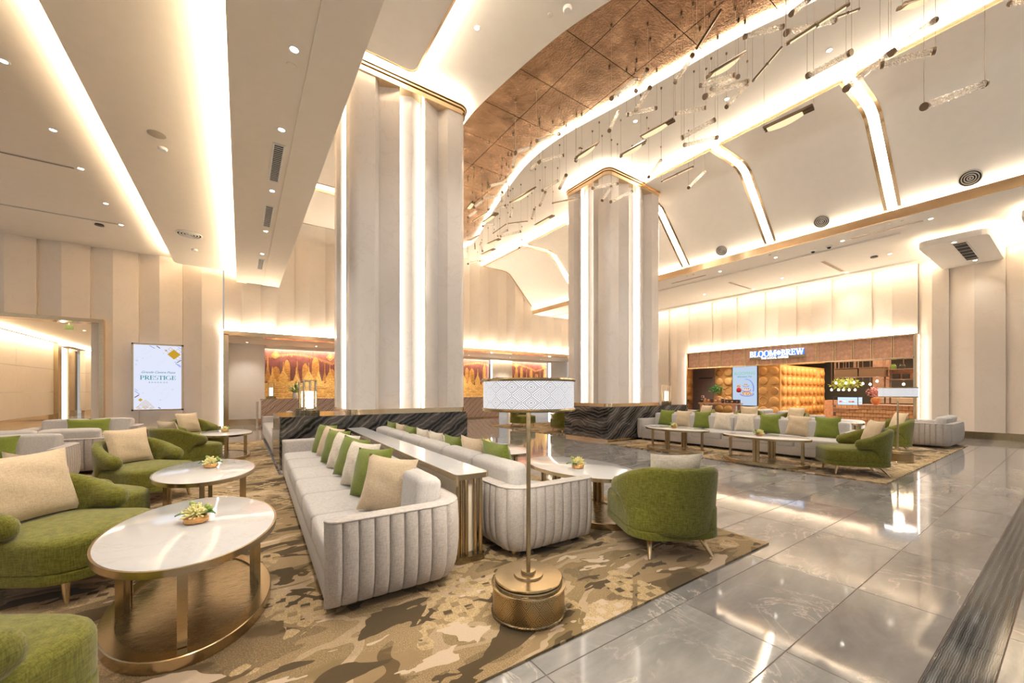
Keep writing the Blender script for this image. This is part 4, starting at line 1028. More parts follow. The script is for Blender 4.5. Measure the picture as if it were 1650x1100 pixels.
def serif_word(name, word, h, width, depth, mat, parent, loc, rot, T=0.2, t=0.09):
    mb = MB(); x = 0.0
    for c in word:
        polys, adv = serif_glyph(c, T, t)
        for k, q in enumerate(polys):
            z0 = 0.0; z1 = depth + 0.0002 * (k % 5)
            mb.rings([[(px + x, py, z0) for px, py in q], [(px + x, py, z1) for px, py in q]])
        x += adv
    k = width / x
    mb.v = [((a - x / 2) * k, b * h, z) for a, b, z in mb.v]
    o = mb.build(name, mat, parent, smooth=0); o.location = loc; o.rotation_euler = rot; return o
FACE_Y = (PI / 2, 0, 0)            # reads towards -y
FACE_X = (PI / 2, 0, -PI / 2)      # reads towards -x

# ------------------------------------------------------------------ wall screen
t = thing('wall_screen', 'brass framed upright screen reading PRESTIGE on the folded stone wall', 'screen', (-2.06, 15.87, 0.76))
w, h = 1.18, 2.02
for a in ((-w / 2, -w / 2 + 0.045, 0, h), (w / 2 - 0.045, w / 2, 0, h), (-w / 2, w / 2, 0, 0.045), (-w / 2, w / 2, h - 0.045, h)):
    MB().box(a[0], a[1], 0, 0.10, a[2], a[3]).build('frame_bar', 'rose_brass', t, smooth=0)
MB().box(-w / 2 + 0.045, w / 2 - 0.045, 0.06, 0.10, 0.045, h - 0.045).build('display', 'screen_face', t, smooth=0)
MB().box(-0.45, 0.45, 0.10, 0.16, 0.3, h - 0.3).build('wall_mount', 'dark_gap', t, smooth=0)
text_obj('lettering', 'Grande Centre Point', 0.095, 'screen_teal', t, (0, 0.058, 1.13), FACE_Y, 0.001, shear=0.35, space=0.95)
serif_word('lettering', 'PRESTIGE', 0.125, 0.82, 0.002, 'screen_teal', t, (0, 0.058, 0.935), FACE_Y, 0.15, 0.05)
text_obj('lettering', 'BANGKOK', 0.060, 'screen_teal', t, (0, 0.058, 0.835), FACE_Y, 0.001, space=1.8)
def flatpoly(name, polys, mat, parent, y):
    mb = MB()
    for q in polys: mb.rings([[(a, y, b) for a, b in q], [(a, y - 0.0012, b) for a, b in q]])
    return mb.build(name, mat, parent, smooth=0)
def dia(cx, cy, r, s=1.0): return [(cx + r * s, cy), (cx, cy + r), (cx - r * s, cy), (cx, cy - r)]
def dia_ring(cx, cy, r, wd):
    o, i = dia(cx, cy, r), dia(cx, cy, r - wd); return [[o[k], o[(k + 1) % 4], i[(k + 1) % 4], i[k]] for k in range(4)]
flatpoly('gold_flower', [dia(0.36, 1.72, 0.10), dia(0.30, 1.72, 0.095), dia(0.42, 1.72, 0.095), dia(0.36, 1.78, 0.095), dia(0.36, 1.66, 0.095)], 'screen_gold', t, 0.0588)
flatpoly('gold_flower', [dia(-0.40, 0.33, 0.05), dia(0.18, 1.83, 0.03)], 'screen_gold', t, 0.0588)
q = []
for cx, cy, r in ((-0.29, 0.20, 0.13), (-0.29, 0.20, 0.085), (-0.29, 0.20, 0.045), (-0.18, 0.12, 0.10), (-0.40, 0.12, 0.10), (-0.29, 0.10, 0.06), (-0.14, 0.10, 0.05), (-0.45, 0.10, 0.05)): q += dia_ring(cx, cy, min(r, cy - 0.05), 0.012)
for cx, cy, r in ((0.46, 1.60, 0.07), (0.46, 1.82, 0.08), (0.28, 1.88, 0.06), (0.47, 1.72, 0.05)): q += dia_ring(cx, cy, r, 0.012)
flatpoly('gold_lattice', q, 'screen_gold', t, 0.0586)
flatpoly('dark_stroke', [bar((-0.53, 0.40), (-0.43, 0.48), 0.02), bar((0.0, 0.10), (0.05, 0.06), 0.02), bar((-0.04, 1.96), (0.04, 1.89), 0.02), bar((0.43, 1.47), (0.53, 1.55), 0.02)], 'screen_red', t, 0.0586)
flatpoly('blue_dash', [bar((0.40, 1.45), (0.52, 1.33), 0.02), bar((0.46, 1.42), (0.53, 1.36), 0.015), bar((-0.53, 0.60), (-0.42, 0.50), 0.015), bar((-0.53, 0.66), (-0.46, 0.60), 0.012), bar((-0.20, 1.96), (-0.08, 1.88), 0.018), bar((0.46, 1.95), (0.53, 1.90), 0.015)], 'screen_blue', t, 0.0586)
m_emit('screen_pale', (0.66, 0.67, 0.85), 0.5)
q = []; rnd = random.Random(5)
for k in range(26):
    a, b = rnd.uniform(-0.5, 0.45), rnd.uniform(0.3, 1.9)
    if 0.78 < b < 1.28 and abs(a) < 0.45: continue
    if k % 2: q.append(dia(a, b, rnd.uniform(0.018, 0.032)))
    else: L = rnd.uniform(0.08, 0.2); q.append(bar((a - L / 2, b - L / 2), (a + L / 2, b + L / 2), 0.004))
flatpoly('faint_motif', q, 'screen_pale', t, 0.0589)

# ------------------------------------------------------------------ left doorway and the corridor behind it
d1 = empty_struct('door_1')
MB().box(-3.34, -3.24, WY - 0.16, WY + 0.35, 0, 3.30).build('jamb', 'rose_brass', d1, smooth=0)
MB().box(-8, -3.24, WY - 0.16, WY + 0.35, 3.30, 3.40).build('lintel', 'rose_brass', d1, smooth=0)
cor = empty_struct('wall_corridor')
MB().box(-8.5, -1.2, WY + 0.36, 40, 3.70, 3.8).build('corridor_ceiling', 'plaster', cor, smooth=0)
MB().box(-6.98, -6.80, WY + 0.4, 39, 3.60, 3.63).build('led_strip', 'led_corridor', cor, smooth=0)
MB().box(-7.0, -3.4, WY + 0.36, WY + 0.44, 3.42, 3.46).build('led_strip', 'led_corridor', cor, smooth=0)
for a, b in ((17, 20.2), (20.2, 23.4), (23.4, 27.1), (31.6, 34.5), (34.5, 38)):
    for z0, z1 in ((0.28, 1.30), (1.30, 2.35), (2.35, 3.6)):
        MB().box(-7.35, -7.15, a + 0.004, b - 0.004, z0 + 0.004, z1 - 0.004).build('stone_panel', 'stone_wall', cor, smooth=0)
    MB().box(-7.3, -7.17, a, b, 0, 0.28).build('skirting', 'rose_brass', cor, smooth=0)
MB().box(-7.3, -7.0, 27.1, 27.55, 0, 3.6).build('brass_post', 'brass', cor, smooth=0)
MB().box(-8.2, -8.0, 27.5, 33, 0.25, 3.6).build('recess_panel', 'stone_wall', cor, smooth=0)
MB().box(-7.7, -7.6, 30.0, 30.28, 0, 3.6).build('led_strip', 'led_white', cor, smooth=0)
MB().box(-7.7, -7.45, 30.3, 31.6, 0, 3.6).build('bronze_panel', 'brass', cor, smooth=0)
MB().box(-8.3, -3.2, 39, 39.2, 0, 3.7).build('end_panel', 'stone_wall', cor, smooth=0)
MB().box(-3.2, -3.0, WY + 0.4, 39, 0, 3.7).build('side_panel', 'stone_wall', cor, smooth=0)
MB().box(-8.2, -3.0, 27, 40, -0.02, 0.0).build('corridor_floor', 'floor_marble', cor, smooth=0)
dt = thing('directory_sign', 'small black lettering on the pale panel inside the left doorway', 'sign', (-7.985, 28.9, 1.2))
for k, z in enumerate((0.62, 0.5, 0.36, 0.28, 0.12, 0.0, -0.22)):
    MB().box(0.0, 0.004, -0.42 + (0.15 if k in (1, 4, 5) else 0), 0.42 - (0.3 if k in (1, 4, 5) else 0.05 * k), z, z + 0.05).build('text_line', 'ink', dt, smooth=0)
ex = thing('exit_sign', 'small hanging exit sign just inside the left doorway', 'sign', (-4.2, 17.1, 3.3))
MB().box(-0.09, 0.09, -0.01, 0.01, -0.12, 0.02).build('sign_plate', 'jar_green', ex, smooth=0); MB().box(-0.01, 0.01, -0.005, 0.005, 0.02, 0.4).build('hanger', 'white_metal', ex, smooth=0)

# ------------------------------------------------------------------ reception behind the wide opening
d2 = empty_struct('door_2')
MB().box(-0.46, -0.33, WY - 0.16, WY + 0.30, 0, 3.22).build('jamb', 'rose_brass', d2, smooth=0)
MB().box(-0.46, 16.9, WY - 0.16, WY + 0.30, 3.20, 3.345).build('lintel', 'rose_brass', d2, smooth=0)
MB().box(-0.5, 16.9, WY - 0.10, WY - 0.04, 3.35, 3.36).build('led_strip', 'led_strong', d2, smooth=0)
MB().box(-0.52, -0.48, WY - 0.03, WY - 0.01, 0, 3.3).build('led_strip', 'led_white', d2, smooth=0)
rec = empty_struct('wall_reception')
MB().box(-0.6, 17.2, WY + 0.3, 20, 3.22, 3.3).build('reception_ceiling', 'plaster', rec, smooth=0)
MB().box(0.75, 16, 18.95, 19.02, 3.17, 3.20).build('led_strip', 'led_trough', rec, smooth=0)
MB().box(0.75, 16, 18.86, 18.90, 3.10, 3.22).build('cove_lip', 'plaster', rec, smooth=0)
MB().box(-0.6, -0.45, WY + 0.3, 19, 0, 3.25).build('return_wall', 'stone_wall', rec, smooth=0)
MB().box(-0.45, 0.80, 18.85, 19.0, 0.24, 3.22).build('white_panel', 'plaster_white', rec, smooth=0)
MB().box(-0.45, 0.80, 18.88, 19.0, 0, 0.24).build('skirting', 'rose_brass', rec, smooth=0)
MB().box(11.72, 13.08, 19.0, 19.2, 2.15, 3.2).build('doorway_head', 'cream_paint', rec, smooth=0)
MB().box(11.72, 11.95, 19.0, 19.2, 0, 2.15).build('doorway_jamb', 'cream_paint', rec, smooth=0)
MB().box(12.85, 13.08, 19.0, 19.2, 0, 2.15).build('doorway_jamb', 'cream_paint', rec, smooth=0)
MB().box(11.6, 13.1, 20.6, 20.7, 0, 3).build('back_room_wall', 'taupe', rec, smooth=0)
MB().box(15.95, 17.3, 18.9, 19.1, 0, 3.22).build('white_panel', 'plaster_white', rec, smooth=0)
for x in (11.66, 15.9): MB().box(x - 0.03, x + 0.03, 18.98, 19.02, 0, 3.2).build('led_strip', 'led_white', rec, smooth=0)

def mural(label, x0, x1, seed):
    t = thing('wall_mural', label, 'mural', (x0, 19.2, 0)); W = x1 - x0; rnd = random.Random(seed); ZT, ZB = 3.1, 1.0
    n = max(2, round(W / 0.61)); pw = W / n
    for k in range(n): MB().box(k * pw + 0.004, (k + 1) * pw - 0.004, -0.02, 0.05, ZB - 0.2, ZT).build('mural_panel', 'mural_ground', t, smooth=0)
    def relief(name, polys, mat, y):
        mb = MB()
        for q in polys: mb.rings([[(a, y, b) for a, b in q], [(a, y - 0.008, b) for a, b in q]])
        mb.build(name, mat, t, smooth=0)
    def spire(cx, z0, z1, w): return [(cx - w, z0), (cx + w, z0), (cx + w * 0.62, z0 + (z1 - z0) * 0.22), (cx + w * 0.40, z0 + (z1 - z0) * 0.38), (cx + w * 0.16, z0 + (z1 - z0) * 0.6), (cx + 0.008, z1), (cx - 0.008, z1), (cx - w * 0.16, z0 + (z1 - z0) * 0.6), (cx - w * 0.40, z0 + (z1 - z0) * 0.38), (cx - w * 0.62, z0 + (z1 - z0) * 0.22)]
    def prang(cx, z0, z1, w): return [(cx - w, z0), (cx + w, z0), (cx + w, z0 + (z1 - z0) * 0.62), (cx + w * 0.8, z0 + (z1 - z0) * 0.85), (cx + w * 0.3, z1 - 0.03), (cx, z1), (cx - w * 0.3, z1 - 0.03), (cx - w * 0.8, z0 + (z1 - z0) * 0.85), (cx - w, z0 + (z1 - z0) * 0.62)]
    def temple(cx, z0, w):
        out = [[(cx - w * 0.9, z0), (cx + w * 0.9, z0), (cx + w * 0.9, z0 + 0.16), (cx - w * 0.9, z0 + 0.16)]]
        z = z0 + 0.16
        for k in range(3):
            f = 1.15 - 0.33 * k; out.append([(cx - w * f, z), (cx + w * f, z), (cx + w * (f - 0.42), z + 0.13), (cx - w * (f - 0.42), z + 0.13)]); z += 0.12
        out.append(spire(cx, z, z + 0.34, w * 0.18)); return out
    back, front, low, boats, drops, lines = [], [], [], [], [], []
    x = 0.12; k = 0
    while x < W - 0.12:
        back.append((prang if k % 3 else spire)(x, 1.75, rnd.uniform(2.35, 2.85), rnd.uniform(0.10, 0.15))); x += rnd.uniform(0.28, 0.45); k += 1
    x = 0.28; k = 0
    while x < W - 0.2:
        if k % 2: front += temple(x, 1.72, rnd.uniform(0.17, 0.23))
        else: front.append(spire(x, 1.7, rnd.uniform(2.35, 2.6), rnd.uniform(0.13, 0.19)))
        x += rnd.uniform(0.36, 0.5); k += 1
    relief('tower_silhouettes', back, 'mural_amber', -0.02)
    relief('gold_pagodas', front, 'mural_gold', -0.029)
    x = 0.0
    while x < W - 0.02:
        b = min(W, x + rnd.uniform(0.10, 0.25)); low.append([(x, 0.85), (b, 0.85), (b, rnd.uniform(1.68, 1.86)), (x, rnd.uniform(1.68, 1.86))]); x = b
    relief('riverside_houses', low, 'mural_gold', -0.038)
    for r_ in range(4):
        z = 0.95 + r_ * 0.17; x = rnd.uniform(0.05, 0.3)
        while x < W - 0.6:
            L = rnd.uniform(0.3, 0.7)
            boats.append([(x, z + 0.045), (x + L * 0.15, z), (x + L * 0.85, z), (x + L, z + 0.075), (x + L * 0.8, z + 0.03), (x + L * 0.2, z + 0.03)])
            lines.append([(x + L * 0.2, z + 0.085), (x + L * 0.7, z + 0.085), (x + L * 0.7, z + 0.095), (x + L * 0.2, z + 0.095)]); x += L + rnd.uniform(0.05, 0.35)
    relief('river_boats', boats, 'mural_amber', -0.047); relief('ripple_lines', lines, 'mural_ground', -0.047)
    x = 0.05
    while x < W - 0.03:
        zt = 2.62 + 0.33 * abs(math.cos(x * 1.05 + seed)); L = rnd.uniform(0.06, 0.14); drops.append([(x, zt - L), (x + 0.014, zt - L), (x + 0.014, zt), (x, zt)]); x += 0.055
    relief('hanging_beads', drops, 'mural_gold', -0.02)
    q = []
    for cx in [0.4 + 2.1 * i for i in range(int(W / 2.1) + 1)]:
        if cx < W - 0.2: q += dia_ring(cx, 2.86, 0.16, 0.02) + dia_ring(cx, 2.86, 0.10, 0.02) + [dia(cx, 2.86, 0.05)]
    relief('lattice_emblem', q, 'mural_gold', -0.03)
mural('long lit gold and maroon skyline mural behind the reception desk', 0.80, 11.62, 2)
mural('second gold and maroon skyline mural right of the reception doorway', 13.1, 15.86, 9)
dk = thing('reception_desk', 'long brown veined marble reception desk below the gold mural', 'desk', (0.62, 17.2, 0))
MB().box(0, 10.4, 0.0, 0.75, 0.0, 0.06).build('kick', 'brass_dark', dk, smooth=0)
for k in range(6): MB().box(k * 1.733 + 0.003, (k + 1) * 1.733 - 0.003, -0.02, 0.72, 0.06, 1.02).build('marble_front', 'marble_brown', dk, smooth=0)
MB().box(-0.02, 10.42, -0.04, 0.78, 1.02, 1.06).build('desk_top', 'marble_brown', dk, smooth=0)
o = dup(ln, (0.95, 17.55, 1.06), 0, 'small brass lantern standing on the reception desk left end')
st = thing('rope_post', 'white post standing at the left end of the reception desk', 'post', (0.50, 17.35, 0))
MB().lathe([(0.01, 0), (0.05, 0), (0.05, 0.02), (0.035, 0.05), (0.035, 0.88), (0.04, 0.9), (0.04, 0.96), (0.01, 0.97)], 16).build('post', 'ceramic', st)

def bouquet(label, loc, scale=1.0):
    t = thing('flower_vase', label, 'flowers', loc); rnd = random.Random(11)
    MB().lathe([(0.03, 0), (0.05, 0), (0.085, 0.05), (0.09, 0.12), (0.06, 0.18), (0.075, 0.2), (0.05, 0.2)], 20).build('vase', 'ceramic', t)
    for k in range(46):
        a = rnd.uniform(0, 2 * PI); el = rnd.uniform(0.15, 1.45); L = rnd.uniform(0.25, 0.52); d = Vector((math.cos(a) * math.cos(el), math.sin(a) * math.cos(el), math.sin(el)))
        p0 = Vector((0, 0, 0.19)); side = d.cross(Vector((0, 0, 1))).normalized() * 0.022; m1 = p0 + d * L * 0.55; tip = p0 + d * L + Vector((0, 0, -0.05 * math.cos(el)))
        MB().add([p0, m1 + side, tip, m1 - side, m1 + Vector((0, 0, 0.012))], [(0, 1, 4), (1, 2, 4), (2, 3, 4), (3, 0, 4)]).build('leaf', 'leaf' if k % 3 else 'leaf_light', t, smooth=0)
    for k in range(9):
        a = rnd.uniform(0, 2 * PI); r = rnd.uniform(0.05, 0.17); z = rnd.uniform(0.3, 0.5)
        MB().lathe([(0.006, -0.04), (0.03, -0.02), (0.042, 0.01), (0.03, 0.035), (0.008, 0.045)], 10).build('bloom', 'petal', t, (r * math.cos(a), r * math.sin(a), z), smooth=60)
    t.scale = (scale,) * 3
bouquet('large white and green bouquet in a pale vase on the reception desk', (1.75, 17.55, 1.06), 1.15)

# ------------------------------------------------------------------ cafe
d3 = empty_struct('door_3')
CA, CB, CZ = 2.97, 10.45, 3.08
for a in ((CA - 0.06, CA + 0.02), (CB - 0.02, CB + 0.06)): MB().box(WX - 0.16, WX + 0.3, a[0], a[1], 0, CZ + 0.05).build('frame_post', 'rose_brass', d3, smooth=0)
MB().box(WX - 0.16, WX + 0.3, CA, CB, CZ, CZ + 0.05).build('frame_head', 'rose_brass', d3, smooth=0)
MB().box(WX - 0.16, WX + 0.3, CA, CB, 2.37, 2.41).build('header_rail', 'rose_brass', d3, smooth=0)
MB().box(WX - 0.11, WX - 0.07, CA - 0.10, CA - 0.08, 0, CZ).build('led_strip', 'led_white', d3, smooth=0)
MB().box(WX - 0.11, WX - 0.07, CB + 0.08, CB + 0.10, 0, CZ).build('led_strip', 'led_white', d3, smooth=0)
MB().box(WX - 0.12, WX - 0.08, CA, CB, CZ + 0.052, CZ + 0.062).build('led_strip', 'led_trough', d3, smooth=0)
nb = 15; pb = (CB - CA) / nb
wdb = MB().box(WX - 0.09, WX, 0.029, pb - 0.029, 2.41, CZ).build('wood_board', 'wood', d3, (0, CA, 0), smooth=0)
for k in range(1, nb): inst(wdb, d3, (0, CA + k * pb, 0))
br = MB().box(WX - 0.115, WX, -0.029, -0.013, 2.41, CZ).build('brass_fin', 'fin_gold', d3, (0, CA + pb, 0), smooth=0)
MB().box(WX - 0.06, WX + 0.02, CA, CB, 2.41, CZ).build('header_back', 'wood', d3, smooth=0)
for k in range(1, nb):
    if k > 1: inst(br, d3, (0, CA + k * pb, 0))
    inst(br, d3, (0, CA + k * pb + 0.042, 0))
sg = thing('cafe_sign', 'white lit BLOOM BREW letter sign with blue halo on the wood header', 'sign', (WX - 0.16, 6.77, 2.60))
MB().box(0.005, 0.045, -0.97, 0.95, 0.0, 0.10).build('backing_bar', 'brass_dark', sg, smooth=0)
serif_word('big_letters', 'BLOOM*BREW', 0.225, 1.86, 0.035, 'sign_white', sg, (0.0, 0, 0.115), FACE_X, 0.17, 0.08)
text_obj('small_letters', 'THE LOCAL COFFEE', 0.105, 'sign_white', sg, (0.0, 0.05, 0.015), FACE_X, 0.006, bold=0.004)
MB().box(0.040, 0.048, -0.92, 0.92, 0.11, 0.33).build('halo_panel', 'sign_halo', sg, smooth=0)
cafe = empty_struct('wall_cafe')
MB().box(WX + 0.3, 24, 2.2, 11.3, 2.95, 3.05).build('cafe_ceiling', 'cream_paint', cafe, smooth=0)
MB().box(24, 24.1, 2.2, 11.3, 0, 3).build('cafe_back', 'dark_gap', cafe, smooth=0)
MB().box(WX + 0.3, 24, 2.2, 2.3, 0, 3).build('cafe_side', 'wood', cafe, smooth=0)
MB().box(WX + 0.3, 18.5, 11.2, 11.3, 0, 3).build('cafe_side', 'taupe', cafe, smooth=0)
MB().box(18.4, 18.5, 9.88, 11.25, 0, 2.95).build('brown_wall', 'taupe', cafe, smooth=0)
MB().box(18.3, 18.34, 9.95, 10.6, 1.95, 1.99).build('door_closer', 'black_plastic', cafe, smooth=0)
MB().box(WX + 0.6, 23, 2.6, 7.0, 2.93, 2.945).build('led_strip', 'led_cafe', cafe, smooth=0)
MB().box(18.2, 18.24, 7.1, 9.9, 2.90, 2.93).build('led_strip', 'led_cafe', cafe, smooth=0)
ca = thing('call_point', 'small red and white alarm box on the brown cafe wall', 'alarm', (18.37, 10.45, 1.08)); MB().box(-0.03, 0.02, -0.06, 0.06, -0.06, 0.06).build('box', 'ceramic', ca, smooth=0); MB().box(-0.035, -0.03, -0.04, 0.03, -0.04, 0.03).build('button', 'red_plastic', ca, smooth=0)
# padded box
pw = thing('padded_wall', 'tan leather wall box covered in round and oval pads inside the cafe', 'wall panel', (18.4, 7.15, 0))
MB().box(0.15, 4.9, 0.0, 0.2, 0, 2.45).build('side_board', 'leather_tan', pw, smooth=0)
MB().box(0.0, 0.15, 0.0, 0.86, 0, 2.45).build('front_board', 'leather_tan', pw, smooth=0)
MB().box(0.0, 0.15, 1.90, 2.72, 0, 2.45).build('front_board', 'leather_tan', pw, smooth=0)
def dome(rx, ry, dep, mat):
    return MB().rings([[(rx * f * math.cos(2 * PI * k / 20), ry * f * math.sin(2 * PI * k / 20), dep * z) for k in range(20)] for f, z in ((1.0, 0.0), (0.97, 0.45), (0.86, 0.8), (0.6, 0.97), (0.2, 1.0))]), mat
def place_dome(nm, mb, mat, loc, rot, src=None):
    if src: o = inst(src, pw, loc)
    else: o = mb.build(nm, mat, pw, loc, smooth=60)
    o.rotation_euler = rot; return o
sA = sG = None
for ci, yy in enumerate((0.22, 0.64, 2.10, 2.52)):
    for r_ in range(6):
        z = 0.10 + 0.42 * r_
        glow = (ci, r_) in ((0, 3), (3, 5)); hollow = (ci, r_) in ((1, 2), (2, 3))
        if glow:
            o = place_dome('copper_disc', dome(0.17, 0.17, 0.02, 0)[0], 'copper_pot', (-0.005, yy, z), (0, -PI / 2, 0))
        elif hollow:
            MB().ctube([(-0.005, yy + 0.165 * math.cos(k * PI / 10), z + 0.165 * math.sin(k * PI / 10)) for k in range(20)], 0.022, 6).build('pad_ring', 'leather_tan', pw, smooth=60)
        else:
            sA = place_dome('pad', dome(0.18, 0.18, 0.075, 0)[0], 'leather_tan', (0.0, yy, z), (0, -PI / 2, 0), sA) if sA is None else (place_dome('pad', None, None, (0.0, yy, z), (0, -PI / 2, 0), sA), sA)[1]
sB = None
for ci in range(10):
    for r_ in range(6):
        x = 0.30 + ci * 0.47; z = 0.10 + 0.42 * r_
        if (ci, r_) in ((3, 2), (7, 2), (8, 5)): place_dome('lit_disc', dome(0.16, 0.16, 0.02, 0)[0], 'orange_glow', (x, -0.003, z), (PI / 2, 0, 0)); continue
        if sB is None: sB = place_dome('pad', dome(0.185, 0.18, 0.10, 0)[0], 'leather_tan', (x, 0, z), (PI / 2, 0, 0))
        else: place_dome('pad', None, None, (x, 0, z), (PI / 2, 0, 0), sB)
# cafe screen
cs = thing('cafe_screen', 'upright pale blue menu screen between the padded walls', 'screen', (18.36, 8.53, 0.72))
MB().box(0, 0.08, -0.54, 0.54, -0.03, 1.74).build('frame', 'black_plastic', cs, smooth=0)
MB().box(-0.005, 0.0, -0.51, 0.51, 0.0, 1.71).build('display', 'screen_cafe', cs, smooth=0)
text_obj('lettering', 'BLOOMING', 0.17, 'print_green', cs, (-0.007, 0, 1.36), FACE_X, 0.0005)
text_obj('lettering', 'Afternoon', 0.10, 'screen_teal', cs, (-0.007, 0.10, 1.24), FACE_X, 0.0005, shear=0.3)
text_obj('lettering', 'Tea', 0.10, 'screen_teal', cs, (-0.007, -0.22, 1.24), FACE_X, 0.0005, shear=0.3)
def flatx(name, polys, mat, parent, x):
    mb = MB()
    for q in polys: mb.rings([[(x, -a, b) for a, b in q], [(x - 0.001, -a, b) for a, b in q]])
    return mb.build(name, mat, parent, smooth=0)
disc = lambda cx, cy, rx, ry, n=18: [(cx + rx * math.cos(2 * PI * k / n), cy + ry * math.sin(2 * PI * k / n)) for k in range(n)]
flatx('teapot_picture', [disc(-0.24, 0.68, 0.11, 0.11), bar((-0.34, 0.62), (-0.14, 0.62), 0.06)], 'red_plastic', cs, -0.006)
flatx('teapot_picture', [disc(-0.24, 0.84, 0.08, 0.04), bar((-0.32, 0.86), (-0.16, 0.92), 0.02)], 'jar_amber', cs, -0.007)
flatx('cake_stand_picture', [disc(0.1, 0.50, 0.30, 0.11), disc(0.08, 0.68, 0.20, 0.07), disc(0.06, 0.86, 0.14, 0.05)], 'screen_blue', cs, -0.006)
flatx('cake_stand_picture', [disc(0.1, 0.52, 0.26, 0.08), disc(0.08, 0.70, 0.17, 0.05), disc(0.06, 0.88, 0.11, 0.035)], 'ceramic', cs, -0.0075)
flatx('cake_stand_picture', bow(0.06, 0.75, 0.34, 0.42, -20, 95, 0.05, 0.03), 'screen_blue', cs, -0.0072)
flatx('cake_picture', [disc(-0.06 + 0.07 * k, 0.56 + 0.03 * (k % 2), 0.03, 0.04) for k in range(5)] + [disc(0.0 + 0.08 * k, 0.73, 0.025, 0.035) for k in range(3)], 'jar_amber', cs, -0.009)
flatx('cake_picture', [disc(0.02 + 0.07 * k, 0.92, 0.025, 0.03) for k in range(2)] + [disc(-0.02 + 0.09 * k, 0.5, 0.025, 0.03) for k in range(4)], 'screen_gold', cs, -0.0092)
# jar table
jt = thing('display_table', 'wooden table covered with jars left of the cafe screen', 'table', (17.75, 9.3, 0))
MB().box(-0.3, 0.3, -0.85, 0.85, 0.76, 0.83).build('tabletop', 'wood', jt, smooth=0)
for s in (1, -1):
    for x in (-0.24, 0.2): MB().box(x, x + 0.05, s * 0.72 - 0.07, s * 0.72 + 0.07, 0, 0.76).build('leg', 'wood', jt, smooth=0)
rnd = random.Random(8); k = 0
for row, x in enumerate((17.58, 17.78)):
    for i in range(7):
        y = 9.3 + 0.75 - i * 0.16 - 0.05 * row; hh = rnd.uniform(0.12, 0.22)
        j = thing('jar', ('front' if row == 0 else 'back') + ' row jar on the cafe display table, ' + ORD[i + 1] + ' from its left end', 'jar', (x, y, 0.83))
        MB().lathe([(0.02, 0), (0.055, 0), (0.06, 0.01), (0.06, hh * 0.75), (0.04, hh * 0.9), (0.03, hh * 0.9)], 14).build('jar_body', 'jar_amber' if (i + row) % 3 else 'jar_dark', j)
        MB().lathe([(0.01, hh * 0.88), (0.045, hh * 0.88), (0.045, hh), (0.01, hh)], 14).build('lid', 'wood_dark' if i % 2 else 'ceramic', j)
for i in range(3):
    b = thing('gift_box', 'black gift box on the display table, ' + ORD[i + 1] + ' of three below the screen', 'box', (17.60, 8.86 - i * 0.2, 0.83))
    MB().box(-0.07, 0.07, -0.085, 0.085, 0, 0.15).build('box_body', 'black_plastic', b, smooth=0); MB().box(-0.073, -0.07, -0.04, 0.04, 0.04, 0.10).build('box_label', 'jar_amber', b, smooth=0)
def leafy(t, name, mat, centre, rad, n, size, seed, flat=0.75):
    rnd = random.Random(seed); mb = MB()
    for k in range(n):
        d = Vector((rnd.gauss(0, 1), rnd.gauss(0, 1), rnd.gauss(0, 1))).normalized(); p = Vector(centre) + Vector((d.x * rad, d.y * rad, d.z * rad * flat)) * rnd.random() ** 0.4
        a = Vector((rnd.gauss(0, 1), rnd.gauss(0, 1), rnd.gauss(0, 1))).normalized(); b = a.cross(d).normalized() if a.cross(d).length > 0.01 else Vector((1, 0, 0))
        mb.add([p, p + a * size * 0.5 + b * size * 0.25, p + a * size, p + a * size * 0.5 - b * size * 0.25], [(0, 1, 2, 3)])
    return stuff(mb.build(name, mat, t, smooth=0))
bz = thing('potted_tree', 'small dark bushy tree in a copper pot on the jar table', 'plant', (17.8, 9.5, 0.83))
MB().lathe([(0.05, 0), (0.10, 0.0), (0.09, 0.2), (0.07, 0.3), (0.06, 0.3)], 16).build('pot', 'jar_amber', bz); MB().cyl((0, 0, 0.25), (0, 0.02, 0.5), 0.02, 8).build('trunk', 'wood_dark', bz)
leafy(bz, 'foliage', 'leaf', (0, 0, 0.60), 0.31, 320, 0.09, 4, 0.62)
# counter
ct = thing('cafe_counter', 'cafe counter faced with woven tan leather tiles', 'counter', (18.3, 2.4, 0))
MB().box(0, 0.7, 0, 2.95, 0, 0.84).build('counter_body', 'wood_dark', ct, smooth=0)
MB().box(-0.05, 0.75, 0, 2.2, 0.84, 0.875).build('counter_top', 'wood', ct, smooth=0)
MB().box(-0.05, 0.75, 2.2, 2.97, 0.70, 0.735).build('counter_top', 'wood', ct, smooth=0)
wv = None
for i in range(18):
    for j in range(6):
        y = 0.02 + i * 0.163 + (0.08 if j % 2 else 0); z = 0.02 + j * 0.137
        if y > 2.85: continue
        if wv is None: wv = MB().rings([[(-0.003, 0, 0), (-0.003, 0.150, 0), (-0.035, 0.150, 0.02), (-0.035, 0, 0.02)], [(-0.003, 0, 0.135), (-0.003, 0.150, 0.135), (-0.012, 0.150, 0.132), (-0.012, 0, 0.132)]]).build('leather_tile', 'leather_weave', ct, (0, y, z), smooth=0)
        else: inst(wv, ct, (0, y, z))
gc = thing('pastry_case', 'glass pastry case lit pale blue on the cafe counter', 'display case', (18.35, 5.02, 0.735))
MB().box(0, 0.5, -0.38, 0.34, 0, 0.02).build('case_floor', 'case_light', gc, smooth=0); MB().box(0.05, 0.5, -0.38, 0.34, 0.20, 0.21).build('glass_shelf', 'blue_case', gc, smooth=0)
fr = MB()
for y in (-0.38, 0.34):
    for x in (0, 0.5): fr.box(x - 0.01, x + 0.01, y - 0.01, y + 0.01, 0, 0.40)
    fr.box(0, 0.5, y - 0.01, y + 0.01, 0.39, 0.41)
